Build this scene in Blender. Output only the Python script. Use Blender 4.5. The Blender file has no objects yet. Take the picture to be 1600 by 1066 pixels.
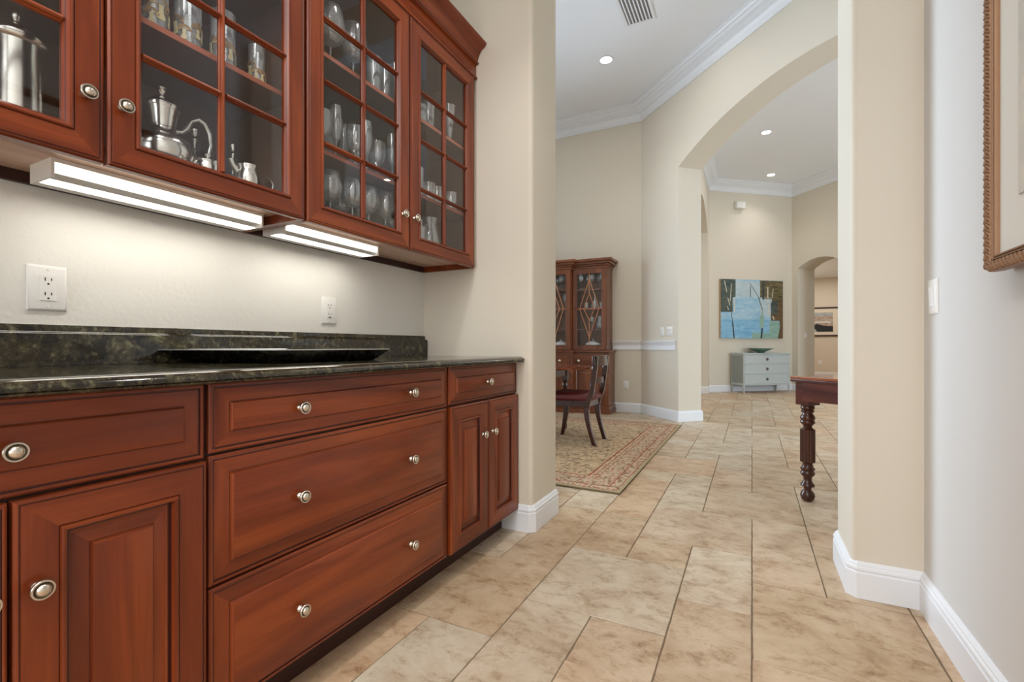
import bpy, bmesh, math, random
from math import pi, sin, cos, tan, sqrt, atan2, hypot
from mathutils import Vector, Matrix
random.seed(7)
SC = bpy.context.scene
COL = SC.collection

# ------------------------------------------------------------------ camera, world, lights
TH = math.atan(375 / 738.0)
cd = bpy.data.cameras.new('camera'); cam = bpy.data.objects.new('camera', cd); COL.objects.link(cam)
cam.location = (0, 0, 0.94); cam.rotation_euler = (pi / 2, 0, TH)
cd.sensor_width = 36; cd.lens = 738 / 1600 * 36; cd.shift_y = 8 / 1600
cd.clip_start = 0.02; cd.clip_end = 100
SC.camera = cam
SC.view_settings.view_transform = 'Standard'; SC.view_settings.look = 'None'
SC.view_settings.gamma = 1; SC.view_settings.exposure = 0.0; SC.view_settings.use_curve_mapping = False
SC.cycles.use_denoising = True
SC.cycles.max_bounces = 9; SC.cycles.diffuse_bounces = 5; SC.cycles.glossy_bounces = 4
SC.cycles.transmission_bounces = 6; SC.cycles.transparent_max_bounces = 24
SC.cycles.caustics_reflective = False; SC.cycles.caustics_refractive = False
SC.cycles.sample_clamp_indirect = 4.0

w = bpy.data.worlds.new('sky'); SC.world = w; w.use_nodes = True
bg = w.node_tree.nodes['Background']; bg.inputs[0].default_value = (0.62, 0.78, 1.0, 1); bg.inputs[1].default_value = 1.2

def area(name, loc, direction, sx, sy, power, color, spread=pi):
    l = bpy.data.lights.new(name, 'AREA'); l.shape = 'RECTANGLE'; l.size = sx; l.size_y = sy
    l.energy = power; l.color = color; l.spread = spread
    o = bpy.data.objects.new(name, l); COL.objects.link(o); o.location = loc
    o.rotation_euler = Vector(direction).to_track_quat('-Z', 'Z').to_euler()
    return o
DAY = (0.82, 0.91, 1.0); WARM = (1.0, 0.95, 0.88); NEUT = (0.98, 0.97, 0.95)
area('daylight_dining_window', (-4.93, 4.6, 1.75), (1, -.38, 0), 2.6, 2.3, 118, (0.72, 0.86, 1.0), math.radians(100))
area('daylight_living_doors', (5.92, 4.3, 1.25), (-1, .25, 0), 3.0, 2.3, 250, (0.74, 0.87, 1.0))
area('kitchen_back_fill', (-0.55, -2.95, 1.6), (0, 1, 0), 1.9, 1.9, 47, NEUT)  # added fill standing in for light from the unseen room behind
area('kitchen_top_fill', (-0.45, -1.0, 3.03), (0, 0, -1), 1.2, 1.8, 45, NEUT)  # added fill for floor and cabinets, not a fixture
area('dining_fill', (-1.6, 4.4, 4.2), (0, 0, -1), 2.4, 2.2, 20, WARM)  # general fill added above the dining room
area('foyer_fill', (0.8, 8.6, 4.2), (0, 0, -1), 2.0, 2.4, 24, WARM)  # broad fill added over the foyer
area('hallway_fill', (1.9, 14.9, 3.0), (0, 0, -1), 1.4, 3.4, 45, WARM)  # fill added to brighten the far hallway
area('side_room_fill', (-2.3, 9.0, 3.3), (0, 0, -1), 1.2, 2.0, 25, WARM)  # fill added so the side room beyond its arch reads bright

# ------------------------------------------------------------------ materials
def srgb(r, g, b):
    f = lambda c: (c / 12.92 if c <= .04045 else ((c + .055) / 1.055) ** 2.4)
    return (f(r / 255), f(g / 255), f(b / 255), 1)
class NT:
    def __init__(s, name):
        s.m = bpy.data.materials.new(name); s.m.use_nodes = True; s.t = s.m.node_tree
        s.t.nodes.clear(); s.out = s.n('ShaderNodeOutputMaterial')
    def n(s, typ, **kw):
        nd = s.t.nodes.new(typ)
        for k, v in kw.items():
            if k in ('operation', 'blend_type', 'data_type', 'noise_dimensions', 'feature', 'wave_type', 'bands_direction', 'distribution', 'vector_type', 'distance', 'rings_direction'):
                setattr(nd, k, v)
            else:
                nd.inputs[k.replace('_', ' ')].default_value = v
        return nd
    def l(s, a, ao, b, bi):
        s.t.links.new(a.outputs[ao], b.inputs[bi])
    def bsdf(s, **kw):
        p = s.n('ShaderNodeBsdfPrincipled')
        for k, v in kw.items(): p.inputs[k.replace('_', ' ')].default_value = v
        s.l(p, 0, s.out, 0); s.p = p; return p
    def ramp(s, stops, interp='LINEAR'):
        r = s.n('ShaderNodeValToRGB'); cr = r.color_ramp; cr.interpolation = interp
        while len(cr.elements) < len(stops): cr.elements.new(0.5)
        for e, (p, c) in zip(cr.elements, stops): e.position = p; e.color = c
        return r
    def coords(s, kind='Object', scale=(1, 1, 1), rnd=0.0, loc=(0, 0, 0)):
        tc = s.n('ShaderNodeTexCoord'); mp = s.n('ShaderNodeMapping', Scale=scale, Location=loc)
        s.l(tc, kind, mp, 0)
        if rnd:
            oi = s.n('ShaderNodeObjectInfo'); mu = s.n('ShaderNodeMath', operation='MULTIPLY'); mu.inputs[1].default_value = rnd
            s.l(oi, 'Random', mu, 0); ad = s.n('ShaderNodeVectorMath', operation='ADD')
            s.l(mp, 0, ad, 0); s.l(mu, 0, ad, 1); return ad
        return mp
    def bump(s, src, out, strength, dist):
        b = s.n('ShaderNodeBump', Strength=strength, Distance=dist); s.l(src, out, b, 'Height'); s.l(b, 0, s.p, 'Normal'); return b

def plain(name, col, rough=0.5, metal=0.0, spec=0.5, coat=0.0, emit=None, es=0.0, sub=0):
    t = NT(name); p = t.bsdf(Base_Color=col, Roughness=rough, Metallic=metal)
    p.inputs['Specular IOR Level'].default_value = spec; p.inputs['Coat Weight'].default_value = coat
    p.inputs['Coat Roughness'].default_value = 0.06
    if emit: p.inputs['Emission Color'].default_value = emit; p.inputs['Emission Strength'].default_value = es
    return t.m

def wood(name, d, ca, cb, cc, rough=0.3, coat=0.10, fine=1.0):
    t = NT(name); p = t.bsdf(Roughness=rough); p.inputs['Specular IOR Level'].default_value = 0.35; p.inputs['Coat Weight'].default_value = coat; p.inputs['Coat Roughness'].default_value = 0.12
    def sc(l, c): return tuple(l if i == d else c for i in range(3))
    a = t.coords(scale=sc(0.9 * fine, 9 * fine), rnd=11.0)
    n1 = t.n('ShaderNodeTexNoise', Scale=1.0, Detail=4.0, Roughness=0.55, Distortion=0.9); t.l(a, 0, n1, 'Vector')
    b = t.coords(scale=sc(3.5 * fine, 170 * fine), rnd=3.0)
    n2 = t.n('ShaderNodeTexNoise', Scale=1.0, Detail=3.0, Roughness=0.6); t.l(b, 0, n2, 'Vector')
    c = t.coords(scale=sc(0.55 * fine, 5 * fine), rnd=7.0)
    wv = t.n('ShaderNodeTexWave', wave_type='BANDS', Scale=1.0, Distortion=6.5, Detail=2.0, Detail_Scale=0.8); wv.bands_direction = 'DIAGONAL'; t.l(c, 0, wv, 'Vector')
    r1 = t.ramp([(0.25, ca), (0.50, cb), (0.76, cc)]); t.l(n1, 0, r1, 0)
    rw = t.ramp([(0.0, (0.80, 0.76, 0.72, 1)), (0.16, (1, 1, 1, 1)), (1.0, (1, 1, 1, 1))]); t.l(wv, 'Color', rw, 0)
    m1 = t.n('ShaderNodeMixRGB', blend_type='MULTIPLY', Fac=0.75); t.l(r1, 0, m1, 1); t.l(rw, 0, m1, 2)
    r2 = t.ramp([(0.3, (0.72, 0.68, 0.66, 1)), (0.6, (1.12, 1.1, 1.1, 1))]); t.l(n2, 0, r2, 0)
    m2 = t.n('ShaderNodeMixRGB', blend_type='MULTIPLY', Fac=0.38); t.l(m1, 0, m2, 1); t.l(r2, 0, m2, 2)
    t.l(m2, 0, p, 'Base Color'); t.bump(n2, 0, 0.05, 0.002)
    return t.m

CA, CB, CC = srgb(94, 38, 17), srgb(124, 55, 25), srgb(156, 78, 38)
CHX, CHY, CHZ = [wood('cherry_grain_' + 'xyz'[i], i, CA, CB, CC) for i in range(3)]
GLZ = plain('dark_glaze', srgb(62, 20, 12), 0.35)
INN = plain('cabinet_interior', srgb(102, 68, 53), 0.55, spec=0.2)
SHELFE = wood('shelf_cherry', 1, srgb(150, 80, 56), srgb(172, 96, 70), srgb(186, 110, 82), 0.35, 0.1)
UND = wood('strip_lit_veneer', 1, srgb(176, 138, 116), srgb(206, 172, 150), srgb(222, 194, 174), 0.4, 0.1)  # wood tone lightened to paint in the strip-light glow
TOE = plain('toe_kick_and_gap_shade', srgb(52, 20, 12), 0.5)

def wallpaint(name, col, bump=0.12, rough=0.6):
    t = NT(name); p = t.bsdf(Base_Color=col, Roughness=rough); p.inputs['Specular IOR Level'].default_value = 0.25
    a = t.coords(scale=(1, 1, 1)); n = t.n('ShaderNodeTexNoise', Scale=75.0, Detail=2.0, Roughness=0.5); t.l(a, 0, n, 'Vector')
    t.bump(n, 0, bump, 0.006); return t.m
WALLN = wallpaint('cream_wall_paint', srgb(230, 228, 221), 0.30)
WALLB = wallpaint('beige_wall_paint', srgb(219, 211, 196), 0.06)
WALLR = wallpaint('pale_wall_paint', srgb(217, 216, 214), 0.06)
CEIL = wallpaint('ceiling_paint', srgb(238, 242, 248), 0.05, 0.8)
TRIM = plain('white_trim_paint', srgb(234, 237, 242), 0.35)
WHITE = plain('white_plastic', srgb(235, 234, 230), 0.3)
BLACK = plain('slot_black', srgb(20, 18, 16), 0.6)
NICK = plain('brushed_nickel', srgb(214, 204, 190), 0.24, 1.0)
NICKD = plain('darker_nickel_recess', srgb(120, 112, 98), 0.35, 1.0)  # darker nickel on the knob's recessed ring
SILVER = plain('polished_silver', srgb(240, 238, 232), 0.20, 1.0)
TRAYM = plain('black_lacquer', srgb(9, 9, 10), 0.10, 0.0, 0.5, 0.5)
TRAYR = plain('tray_rim_glint', srgb(205, 205, 200), 0.22, 0.9)  # pale edge colour stands in for light glinting off the black rim

t = NT('granite'); p = t.bsdf(Roughness=0.10); p.inputs['Specular IOR Level'].default_value = 0.5
a = t.coords(scale=(1, 1, 1))
n1 = t.n('ShaderNodeTexNoise', Scale=16.0, Detail=6.0, Roughness=0.68, Distortion=0.6); t.l(a, 0, n1, 'Vector')
n2 = t.n('ShaderNodeTexNoise', Scale=60.0, Detail=5.0, Roughness=0.7); t.l(a, 0, n2, 'Vector')
n3 = t.n('ShaderNodeTexNoise', Scale=5.0, Detail=4.0, Roughness=0.6, Distortion=1.5); t.l(a, 0, n3, 'Vector')
r1 = t.ramp([(0.36, srgb(6, 6, 5)), (0.49, srgb(32, 29, 19)), (0.60, srgb(74, 68, 46)), (0.72, srgb(164, 164, 128))]); t.l(n1, 0, r1, 0)
r2 = t.ramp([(0.42, srgb(6, 7, 7)), (0.55, srgb(52, 48, 32)), (0.70, srgb(150, 146, 112))]); t.l(n2, 0, r2, 0)
mx = t.n('ShaderNodeMixRGB', blend_type='MIX', Fac=0.42); t.l(r1, 0, mx, 1); t.l(r2, 0, mx, 2)
r3 = t.ramp([(0.40, srgb(30, 34, 40)), (0.62, srgb(96, 80, 58))]); t.l(n3, 0, r3, 0)
m3 = t.n('ShaderNodeMixRGB', blend_type='MIX', Fac=0.12); t.l(mx, 0, m3, 1); t.l(r3, 0, m3, 2)
t.l(m3, 0, p, 'Base Color'); p.inputs['Coat Weight'].default_value = 0.1; p.inputs['Coat Roughness'].default_value = 0.03; GRAN = t.m

def stone(name):
    t = NT(name); p = t.bsdf(Roughness=0.33); p.inputs['Specular IOR Level'].default_value = 0.42
    a = t.coords(rnd=37.0)
    st = t.n('ShaderNodeMapping', Scale=(1.0, 1.35, 1.0)); t.l(a, 0, st, 0)
    n1 = t.n('ShaderNodeTexNoise', Scale=3.6, Detail=8.0, Roughness=0.66, Distortion=0.45); t.l(st, 0, n1, 'Vector')
    n2 = t.n('ShaderNodeTexNoise', Scale=11.0, Detail=12.0, Roughness=0.78, Distortion=0.25); t.l(st, 0, n2, 'Vector')
    oi = t.n('ShaderNodeObjectInfo')
    r0 = t.ramp([(0.0, srgb(200, 178, 152)), (0.22, srgb(196, 172, 142)), (0.42, srgb(210, 192, 168)), (0.62, srgb(202, 188, 166)), (0.8, srgb(202, 172, 140)), (1.0, srgb(204, 192, 172))]); t.l(oi, 'Random', r0, 0)
    r1 = t.ramp([(0.30, (0.66, 0.58, 0.52, 1)), (0.44, (0.88, 0.83, 0.78, 1)), (0.54, (1.0, 1.0, 1.0, 1)), (0.70, (1.13, 1.16, 1.19, 1))]); t.l(n1, 0, r1, 0)
    m1 = t.n('ShaderNodeMixRGB', blend_type='MULTIPLY', Fac=0.9); t.l(r0, 0, m1, 1); t.l(r1, 0, m1, 2)
    r2 = t.ramp([(0.32, (0.46, 0.36, 0.28, 1)), (0.43, (0.82, 0.76, 0.70, 1)), (0.50, (1, 1, 1, 1)), (0.62, (1.04, 1.05, 1.06, 1)), (0.72, (1.14, 1.17, 1.2, 1))]); t.l(n2, 0, r2, 0)
    m2 = t.n('ShaderNodeMixRGB', blend_type='MULTIPLY', Fac=0.9); t.l(m1, 0, m2, 1); t.l(r2, 0, m2, 2)
    t.l(m2, 0, p, 'Base Color'); t.bump(n2, 0, 0.10, 0.004)
    rr = t.ramp([(0.3, (0.5, 0.5, 0.5, 1)), (0.7, (0.26, 0.26, 0.26, 1))]); t.l(n1, 0, rr, 0); t.l(rr, 0, p, 'Roughness')
    return t.m
TILE = stone('travertine')
GROUT = plain('grout', srgb(120, 104, 84), 0.8)

def thin_glass(name, tint=(1, 1, 1, 1), ior=1.5, rough=0.0, veil=1.0, bright_haze=0.0):
    t = NT(name); ge = t.n('ShaderNodeNewGeometry'); dt_ = t.n('ShaderNodeVectorMath', operation='DOT_PRODUCT')
    t.l(ge, 'Normal', dt_, 0); t.l(ge, 'Incoming', dt_, 1); ab = t.n('ShaderNodeMath', operation='ABSOLUTE'); t.l(dt_, 'Value', ab, 0)
    om = t.n('ShaderNodeMath', operation='SUBTRACT'); om.inputs[0].default_value = 1.0; t.l(ab, 0, om, 1)
    pw = t.n('ShaderNodeMath', operation='POWER'); t.l(om, 0, pw, 0); pw.inputs[1].default_value = 5.0
    f0 = ((ior - 1) / (ior + 1)) ** 2; fr = t.n('ShaderNodeMath', operation='MULTIPLY_ADD'); t.l(pw, 0, fr, 0); fr.inputs[1].default_value = 1 - f0; fr.inputs[2].default_value = f0
    tr = t.n('ShaderNodeBsdfTransparent', Color=tint)
    gl = t.n('ShaderNodeBsdfGlossy', Roughness=rough); mu = t.n('ShaderNodeMath', operation='MULTIPLY'); mu.inputs[1].default_value = veil
    mu.use_clamp = True; t.l(fr, 0, mu, 0)
    mx = t.n('ShaderNodeMixShader'); t.l(mu, 0, mx, 0); t.l(tr, 0, mx, 1); t.l(gl, 0, mx, 2)
    if bright_haze:
        df = t.n('ShaderNodeBsdfDiffuse', Color=(.9, .93, .96, 1)); m2 = t.n('ShaderNodeMixShader'); m2.inputs[0].default_value = bright_haze  # white diffuse share paints brightness into the clear glass
        t.l(mx, 0, m2, 1); t.l(df, 0, m2, 2); t.l(m2, 0, t.out, 0)
    else: t.l(mx, 0, t.out, 0)
    return t.m
PANE = thin_glass('window_pane_glass', (0.97, 0.98, 0.98, 1), 1.5, 0.0, 2.4)
PANE2 = thin_glass('cabinet_pane_glass', (0.97, 0.98, 0.98, 1), 1.5, 0.0, 1.0)
STEM = thin_glass('crystal_glass', (0.96, 0.975, 0.985, 1), 1.8, 0.04, 2.6, 0.10)
LENS = plain('light_lens_front', srgb(255, 250, 240), 0.4, emit=(1.0, 0.90, 0.76, 1), es=2.2)
LENSB = plain('light_lens_bottom', srgb(255, 250, 240), 0.4, emit=(1.0, 0.95, 0.86, 1), es=19.0)
LENS2 = plain('recessed_lamp', srgb(255, 250, 240), 0.4, emit=(1.0, 0.95, 0.85, 1), es=14.0)

# ------------------------------------------------------------------ mesh helper
class MB:
    def __init__(s): s.v = []; s.f = []; s.m = []
    def add(s, vs, fs, mi=0):
        b = len(s.v); s.v += [tuple(x) for x in vs]
        for f in fs: s.f.append(tuple(b + i for i in f)); s.m.append(mi)
        return s
    def box(s, x0, x1, y0, y1, z0, z1, mi=0):
        return s.add([(x0, y0, z0), (x1, y0, z0), (x1, y1, z0), (x0, y1, z0), (x0, y0, z1), (x1, y0, z1), (x1, y1, z1), (x0, y1, z1)],
                     [(0, 3, 2, 1), (4, 5, 6, 7), (0, 1, 5, 4), (1, 2, 6, 5), (2, 3, 7, 6), (3, 0, 4, 7)], mi)
    def prism(s, pts, z0, z1, mi=0, axis='z'):
        n = len(pts)
        def P(a, b, c): return {'z': (a, b, c), 'y': (a, c, b), 'x': (c, a, b)}[axis]
        vs = [P(a, b, z0) for a, b in pts] + [P(a, b, z1) for a, b in pts]
        fs = [tuple(range(n))[::-1], tuple(range(n, 2 * n))] + [(i, (i + 1) % n, n + (i + 1) % n, n + i) for i in range(n)]
        return s.add(vs, fs, mi)
    def lathe(s, prof, seg=24, c=(0, 0, 0), axis='z', mi=0, a0=0.0, caps=True):
        vs = []; k = len(prof)
        for (h, r) in prof:
            for j in range(seg):
                a = a0 + 2 * pi * j / seg; u, v = max(r, 1e-5) * cos(a), max(r, 1e-5) * sin(a)
                q = {'z': (u, v, h), 'x': (h, u, v), 'y': (v, h, u)}[axis]
                vs.append((q[0] + c[0], q[1] + c[1], q[2] + c[2]))
        fs = []
        for i in range(k - 1):
            for j in range(seg):
                fs.append((i * seg + j, i * seg + (j + 1) % seg, (i + 1) * seg + (j + 1) % seg, (i + 1) * seg + j))
        if caps: fs += [tuple(range(seg))[::-1], tuple((k - 1) * seg + j for j in range(seg))]
        mis = mi
        return s.add(vs, fs, mis)
    def tube(s, path, r, seg=8, mi=0, caps=True):
        P = [Vector(q) for q in path]; n = len(P); R = r if isinstance(r, (list, tuple)) else [r] * n
        up = Vector((0, 0, 1)); vs = []; prev = None
        for i in range(n):
            d = (P[min(i + 1, n - 1)] - P[max(i - 1, 0)]).normalized()
            if prev is None:
                ref = up if abs(d.z) < .9 else Vector((1, 0, 0)); a = d.cross(ref).normalized()
            else:
                a = (prev - d * prev.dot(d)).normalized()
            prev = a; b = d.cross(a)
            for j in range(seg):
                t = 2 * pi * j / seg; vs.append(P[i] + (a * cos(t) + b * sin(t)) * R[i])
        fs = [(i * seg + j, i * seg + (j + 1) % seg, (i + 1) * seg + (j + 1) % seg, (i + 1) * seg + j) for i in range(n - 1) for j in range(seg)]
        if caps: fs += [tuple(range(seg))[::-1], tuple((n - 1) * seg + j for j in range(seg))]
        return s.add(vs, fs, mi)
    def sweep(s, path, prof, mi=0, closed=False):
        """profile (offset to the right of travel, z) swept along plan path with mitres"""
        n = len(path); k = len(prof); vs = []
        def nrm(a, b):
            dx, dy = b[0] - a[0], b[1] - a[1]; L = hypot(dx, dy); return (dy / L, -dx / L)
        for i in range(n):
            if closed: n1 = nrm(path[i - 1], path[i]); n2 = nrm(path[i], path[(i + 1) % n])
            else:
                n1 = nrm(path[i - 1], path[i]) if i > 0 else None; n2 = nrm(path[i], path[i + 1]) if i < n - 1 else None
                n1 = n1 or n2; n2 = n2 or n1
            mxx, myy = n1[0] + n2[0], n1[1] + n2[1]; q = 2 / (mxx * mxx + myy * myy)
            for (o, z) in prof: vs.append((path[i][0] + mxx * q * o, path[i][1] + myy * q * o, z))
        m = n if closed else n - 1
        fs = [(i * k + j, ((i + 1) % n) * k + j, ((i + 1) % n) * k + (j + 1) % k, i * k + (j + 1) % k) for i in range(m) for j in range(k)]
        if not closed: fs += [tuple(range(k)), tuple((n - 1) * k + j for j in range(k))[::-1]]
        return s.add(vs, fs, mi)
    def xf(s, M, start=0):
        for i in range(start, len(s.v)): s.v[i] = tuple(M @ Vector(s.v[i]))
        return s
    def mesh(s, name, mats, off=(0, 0, 0), smooth=None):
        me = bpy.data.meshes.new(name)
        me.from_pydata([(a - off[0], b - off[1], c - off[2]) for a, b, c in s.v], [], s.f)
        for m in (mats if isinstance(mats, (list, tuple)) else [mats]): me.materials.append(m)
        me.polygons.foreach_set('material_index', s.m)
        bm = bmesh.new(); bm.from_mesh(me); bmesh.ops.recalc_face_normals(bm, faces=bm.faces[:]); bm.to_mesh(me); bm.free()
        if smooth is not None:
            me.polygons.foreach_set('use_smooth', [True] * len(me.polygons)); me.set_sharp_from_angle(angle=math.radians(smooth))
        me.update(); return me
    def build(s, name, mats, parent=None, smooth=None, bevel=0, world=True, loc=None, seg=2):
        off = (0, 0, 0)
        if parent is not None and world: off = WL[parent.name]
        if loc is not None: off = loc
        me = s.mesh(name, mats, off, smooth)
        o = bpy.data.objects.new(name, me); COL.objects.link(o)
        if parent is not None: o.parent = parent; WL[o.name] = off if world else (0, 0, 0)
        if loc is not None and parent is None: o.location = loc
        if parent is None: WL[o.name] = off
        if bevel:
            b = o.modifiers.new('bevel', 'BEVEL'); b.width = bevel; b.segments = seg; b.limit_method = 'ANGLE'; b.angle_limit = math.radians(35)
            me.polygons.foreach_set('use_smooth', [True] * len(me.polygons)); me.set_sharp_from_angle(angle=math.radians(50))
        return o
WL = {}
def thing(name, label, cat, loc=(0, 0, 0), rz=0.0, group=None):
    o = bpy.data.objects.new(name, None); COL.objects.link(o); o.location = loc; o.rotation_euler = (0, 0, rz)
    o.empty_display_size = 0.05; o['label'] = label; o['category'] = cat
    if group: o['group'] = group
    WL[o.name] = tuple(loc); return o
def tag(o, label, cat, group=None):
    o['label'] = label; o['category'] = cat
    if group: o['group'] = group
    return o
def struct(o): o['kind'] = 'structure'; return o
def kids(o): return [c for c in bpy.data.objects if c.parent == o]
def dup(root, loc, rz=None, label=None, group=None):
    r = root.copy(); COL.objects.link(r); r.location = loc
    if rz is not None: r.rotation_euler = (0, 0, rz)
    if label: r['label'] = label
    if group: r['group'] = group
    for ch in list(root.children):
        c = ch.copy(); COL.objects.link(c); c.parent = r
        for g in list(ch.children):
            d = g.copy(); COL.objects.link(d); d.parent = c
    return r

# ------------------------------------------------------------------ room shell
XW = -1.664; RW = 0.548; Y0 = 2.17; Y1 = 2.51; HC = 4.30; NC = 3.05; FC = 4.34
S2 = sqrt(.5)
def arc(cx, cy, r, a0, a1, n=5):
    return [(cx + r * cos(math.radians(a0 + (a1 - a0) * i / n)), cy + r * sin(math.radians(a0 + (a1 - a0) * i / n))) for i in range(n + 1)]
def wl(name, mb, mat, **k): return struct(mb.build(name, mat, **k))
wl('wall_left', MB().box(XW - .14, XW, -3.0, Y0, 0, NC), WALLN)
wl('wall_right', MB().box(RW, RW + .14, -3.0, Y0, 0, NC), WALLR)
# piers either side of the wide opening, bullnosed corners
r = 0.022
wl('wall_pier_left', MB().prism([(-5.1, Y0)] + arc(-.99 - r, Y0 + r, r, -90, 0) + arc(-.99 - r, Y1 - r, r, 0, 90) + [(-5.1, Y1)], 0, FC + .1), WALLB, smooth=35)
wl('wall_pier_right', MB().prism([(3.4, Y1)] + arc(.335 + r, Y1 - r, r, 90, 180) + arc(.335 + r, Y0 + r, r, 180, 270) + [(3.4, Y0)], 0, FC + .1), WALLB, smooth=35)
wl('wall_header', MB().box(-1.0, .345, Y0 + .002, Y1 - .002, NC, FC + .1), WALLB)
# wall behind the camera with an opening added for the fill light
mb = MB(); mb.box(XW - .14, -1.5, -3.14, -3.0, 0, NC); mb.box(.4, RW + .14, -3.14, -3.0, 0, NC); mb.box(-1.5, .4, -3.14, -3.0, 0, .65); mb.box(-1.5, .4, -3.14, -3.0, 2.6, NC)
wl('wall_back', mb, WALLR)
wl('ceiling_kitchen', MB().box(XW - .14, RW + .14, -3.14, Y0, NC, NC + .1), CEIL)
wl('ceiling', MB().box(-5.1, 3.6, Y1 - .1, 6.73, HC, HC + .04), CEIL)
wl('wall_dining', MB().box(-5.1, -1.384, 6.73, 6.98, 0, FC + .1), WALLB)
mb = MB(); mb.box(-5.1, -4.96, Y1, 3.3, 0, HC); mb.box(-5.1, -4.96, 5.9, 6.73, 0, HC); mb.box(-5.1, -4.96, 3.3, 5.9, 0, .6); mb.box(-5.1, -4.96, 3.3, 5.9, 2.9, HC)
wl('wall_dining_side', mb, WALLB)

def arch_wall(name, P, d, n, th, L, z1, ops, mat):
    """wall from P along unit d, thickness th along n; ops = [(s0,s1,zspring,rise)]"""
    mb = MB(); NS = 28
    def W(s, q, z): return (P[0] + d[0] * s + n[0] * q, P[1] + d[1] * s + n[1] * q, z)
    s = 0
    def blk(a, b, za, zb):
        mb.add([W(a, 0, za), W(b, 0, za), W(b, th, za), W(a, th, za), W(a, 0, zb), W(b, 0, zb), W(b, th, zb), W(a, th, zb)],
               [(0, 3, 2, 1), (4, 5, 6, 7), (0, 1, 5, 4), (1, 2, 6, 5), (2, 3, 7, 6), (3, 0, 4, 7)])
    for (a, b, zs, rise) in ops:
        blk(s, a, 0, z1)
        h = (b - a) / 2; R = (h * h + rise * rise) / (2 * rise)
        cz = lambda x: zs + rise - R + sqrt(max(R * R - x * x, 0))
        for i in range(NS):
            u0 = -h + 2 * h * i / NS; u1 = -h + 2 * h * (i + 1) / NS; c0, c1 = cz(u0), cz(u1); A, B = a + h + u0, a + h + u1
            mb.add([W(A, 0, c0), W(B, 0, c1), W(B, th, c1), W(A, th, c0), W(A, 0, z1), W(B, 0, z1), W(B, th, z1), W(A, th, z1)],
                   [(0, 3, 2, 1), (4, 5, 6, 7), (0, 1, 5, 4), (2, 3, 7, 6)])
        s = b
    blk(s, L, 0, z1)
    o = mb.build(name, mat); bm = bmesh.new(); bm.from_mesh(o.data); bmesh.ops.remove_doubles(bm, verts=bm.verts[:], dist=.0005)
    bmesh.ops.recalc_face_normals(bm, faces=bm.faces[:]); bm.to_mesh(o.data); bm.free()
    o.data.polygons.foreach_set('use_smooth', [True] * len(o.data.polygons)); o.data.set_sharp_from_angle(angle=math.radians(20))
    return struct(o)
P45 = (-1.384, 6.73)
arch_wall('wall_arch', P45, (S2, -S2), (S2, S2), .34, 5.06, FC + .1, [(.807, 4.007, 3.165, .385)], WALLB)
wl('wall_end', MB().box(2.19, 2.35, Y1, 3.16, 0, HC), WALLB)
# foyer beyond the arch
A = (-.785, 10.48); B = (.762, 11.74); UA = (.7754, .6315); NA = (-.6315, .7754)
UC = (.672, -.7405); NCC = (.7405, .672)
arch_wall('wall_foyer_left', (-.785, 6.62), (0, 1), (-1, 0), .34, 4.1, FC + .1, [(1.4, 3.5, 3.19, .42)], WALLB)
wl('wall_foyer_front', MB().prism([A, B, (B[0] + NA[0] * .2, B[1] + NA[1] * .2), (A[0] + NA[0] * .2, A[1] + NA[1] * .2)], 0, FC + .1), WALLB)
arch_wall('wall_foyer_right', B, UC, NCC, .44, 7.85, FC + .1, [(.152, 1.15, 2.576, .155)], WALLB)
mb = MB(); mb.box(6.0, 6.14, Y1, 2.8, 0, FC); mb.box(6.0, 6.14, 5.8, 6.4, 0, FC); mb.box(6.0, 6.14, 2.8, 5.8, 2.45, FC); mb.box(3.4, 6.0, Y1 - .1, Y1, 0, FC)
wl('wall_living', mb, WALLB)
wl('ceiling_foyer', MB().prism([(-4.2, 6.75), (-1.16, 6.98), (2.0, 3.82), (2.3, 2.45), (6.1, 2.45), (6.1, 6.3), (1.1, 12.1), (-1.3, 10.9), (-4.2, 10.9)], FC, FC + .04), CEIL)
mb = MB(); mb.box(-3.6, -3.45, 6.98, 10.9, 0, FC); mb.box(-3.6, -.9, 10.75, 10.9, 0, FC)
wl('wall_side_room', mb, WALLB)
# far hallway
mb = MB(); mb.box(1.0, 1.1, 12.0, 17.35, 0, 3.05); mb.box(1.0, 4.0, 17.35, 17.45, 0, 3.05); mb.box(3.9, 4.0, 9.6, 17.35, 0, 3.05)
wl('wall_hallway', mb, wallpaint('hallway_wall_paint', srgb(224, 214, 198), 0.02))
wl('ceiling_hallway', MB().prism([(1.0, 12.0), (1.5, 11.75), (3.2, 9.85), (4.0, 9.6), (4.0, 17.45), (1.0, 17.45)], 3.05, 3.1), CEIL)

def window(name, loc, rz, wd, ht, nx, nz, th=.05):
    root = bpy.data.objects.new(name, None); COL.objects.link(root); root.location = loc; root.rotation_euler = (0, 0, rz); root['kind'] = 'structure'; WL[name] = (0, 0, 0)
    def bar(x0, x1, z0, z1, nm): MB().box(x0, x1, -.03, .03, z0, z1).build(nm, TRIM, root, world=False)
    bar(-wd / 2, wd / 2, 0, th, 'sill_rail'); bar(-wd / 2, wd / 2, ht - th, ht, 'head_rail'); bar(-wd / 2, -wd / 2 + th, th, ht - th, 'stile'); bar(wd / 2 - th, wd / 2, th, ht - th, 'stile')
    for i in range(1, nx): bar(-wd / 2 + wd * i / nx - .02, -wd / 2 + wd * i / nx + .02, th, ht - th, 'mullion')
    MB().box(-wd / 2 + th, wd / 2 - th, -.003, .003, th, ht - th).build('pane', PANE, root, world=False)
window('window_1', (-5.03, 4.6, .6), pi / 2, 2.6, 2.3, 3, 1)
window('window_2', (-.55, -3.07, .65), 0, 1.9, 1.95, 2, 1)  # unseen window added around the kitchen fill
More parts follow.
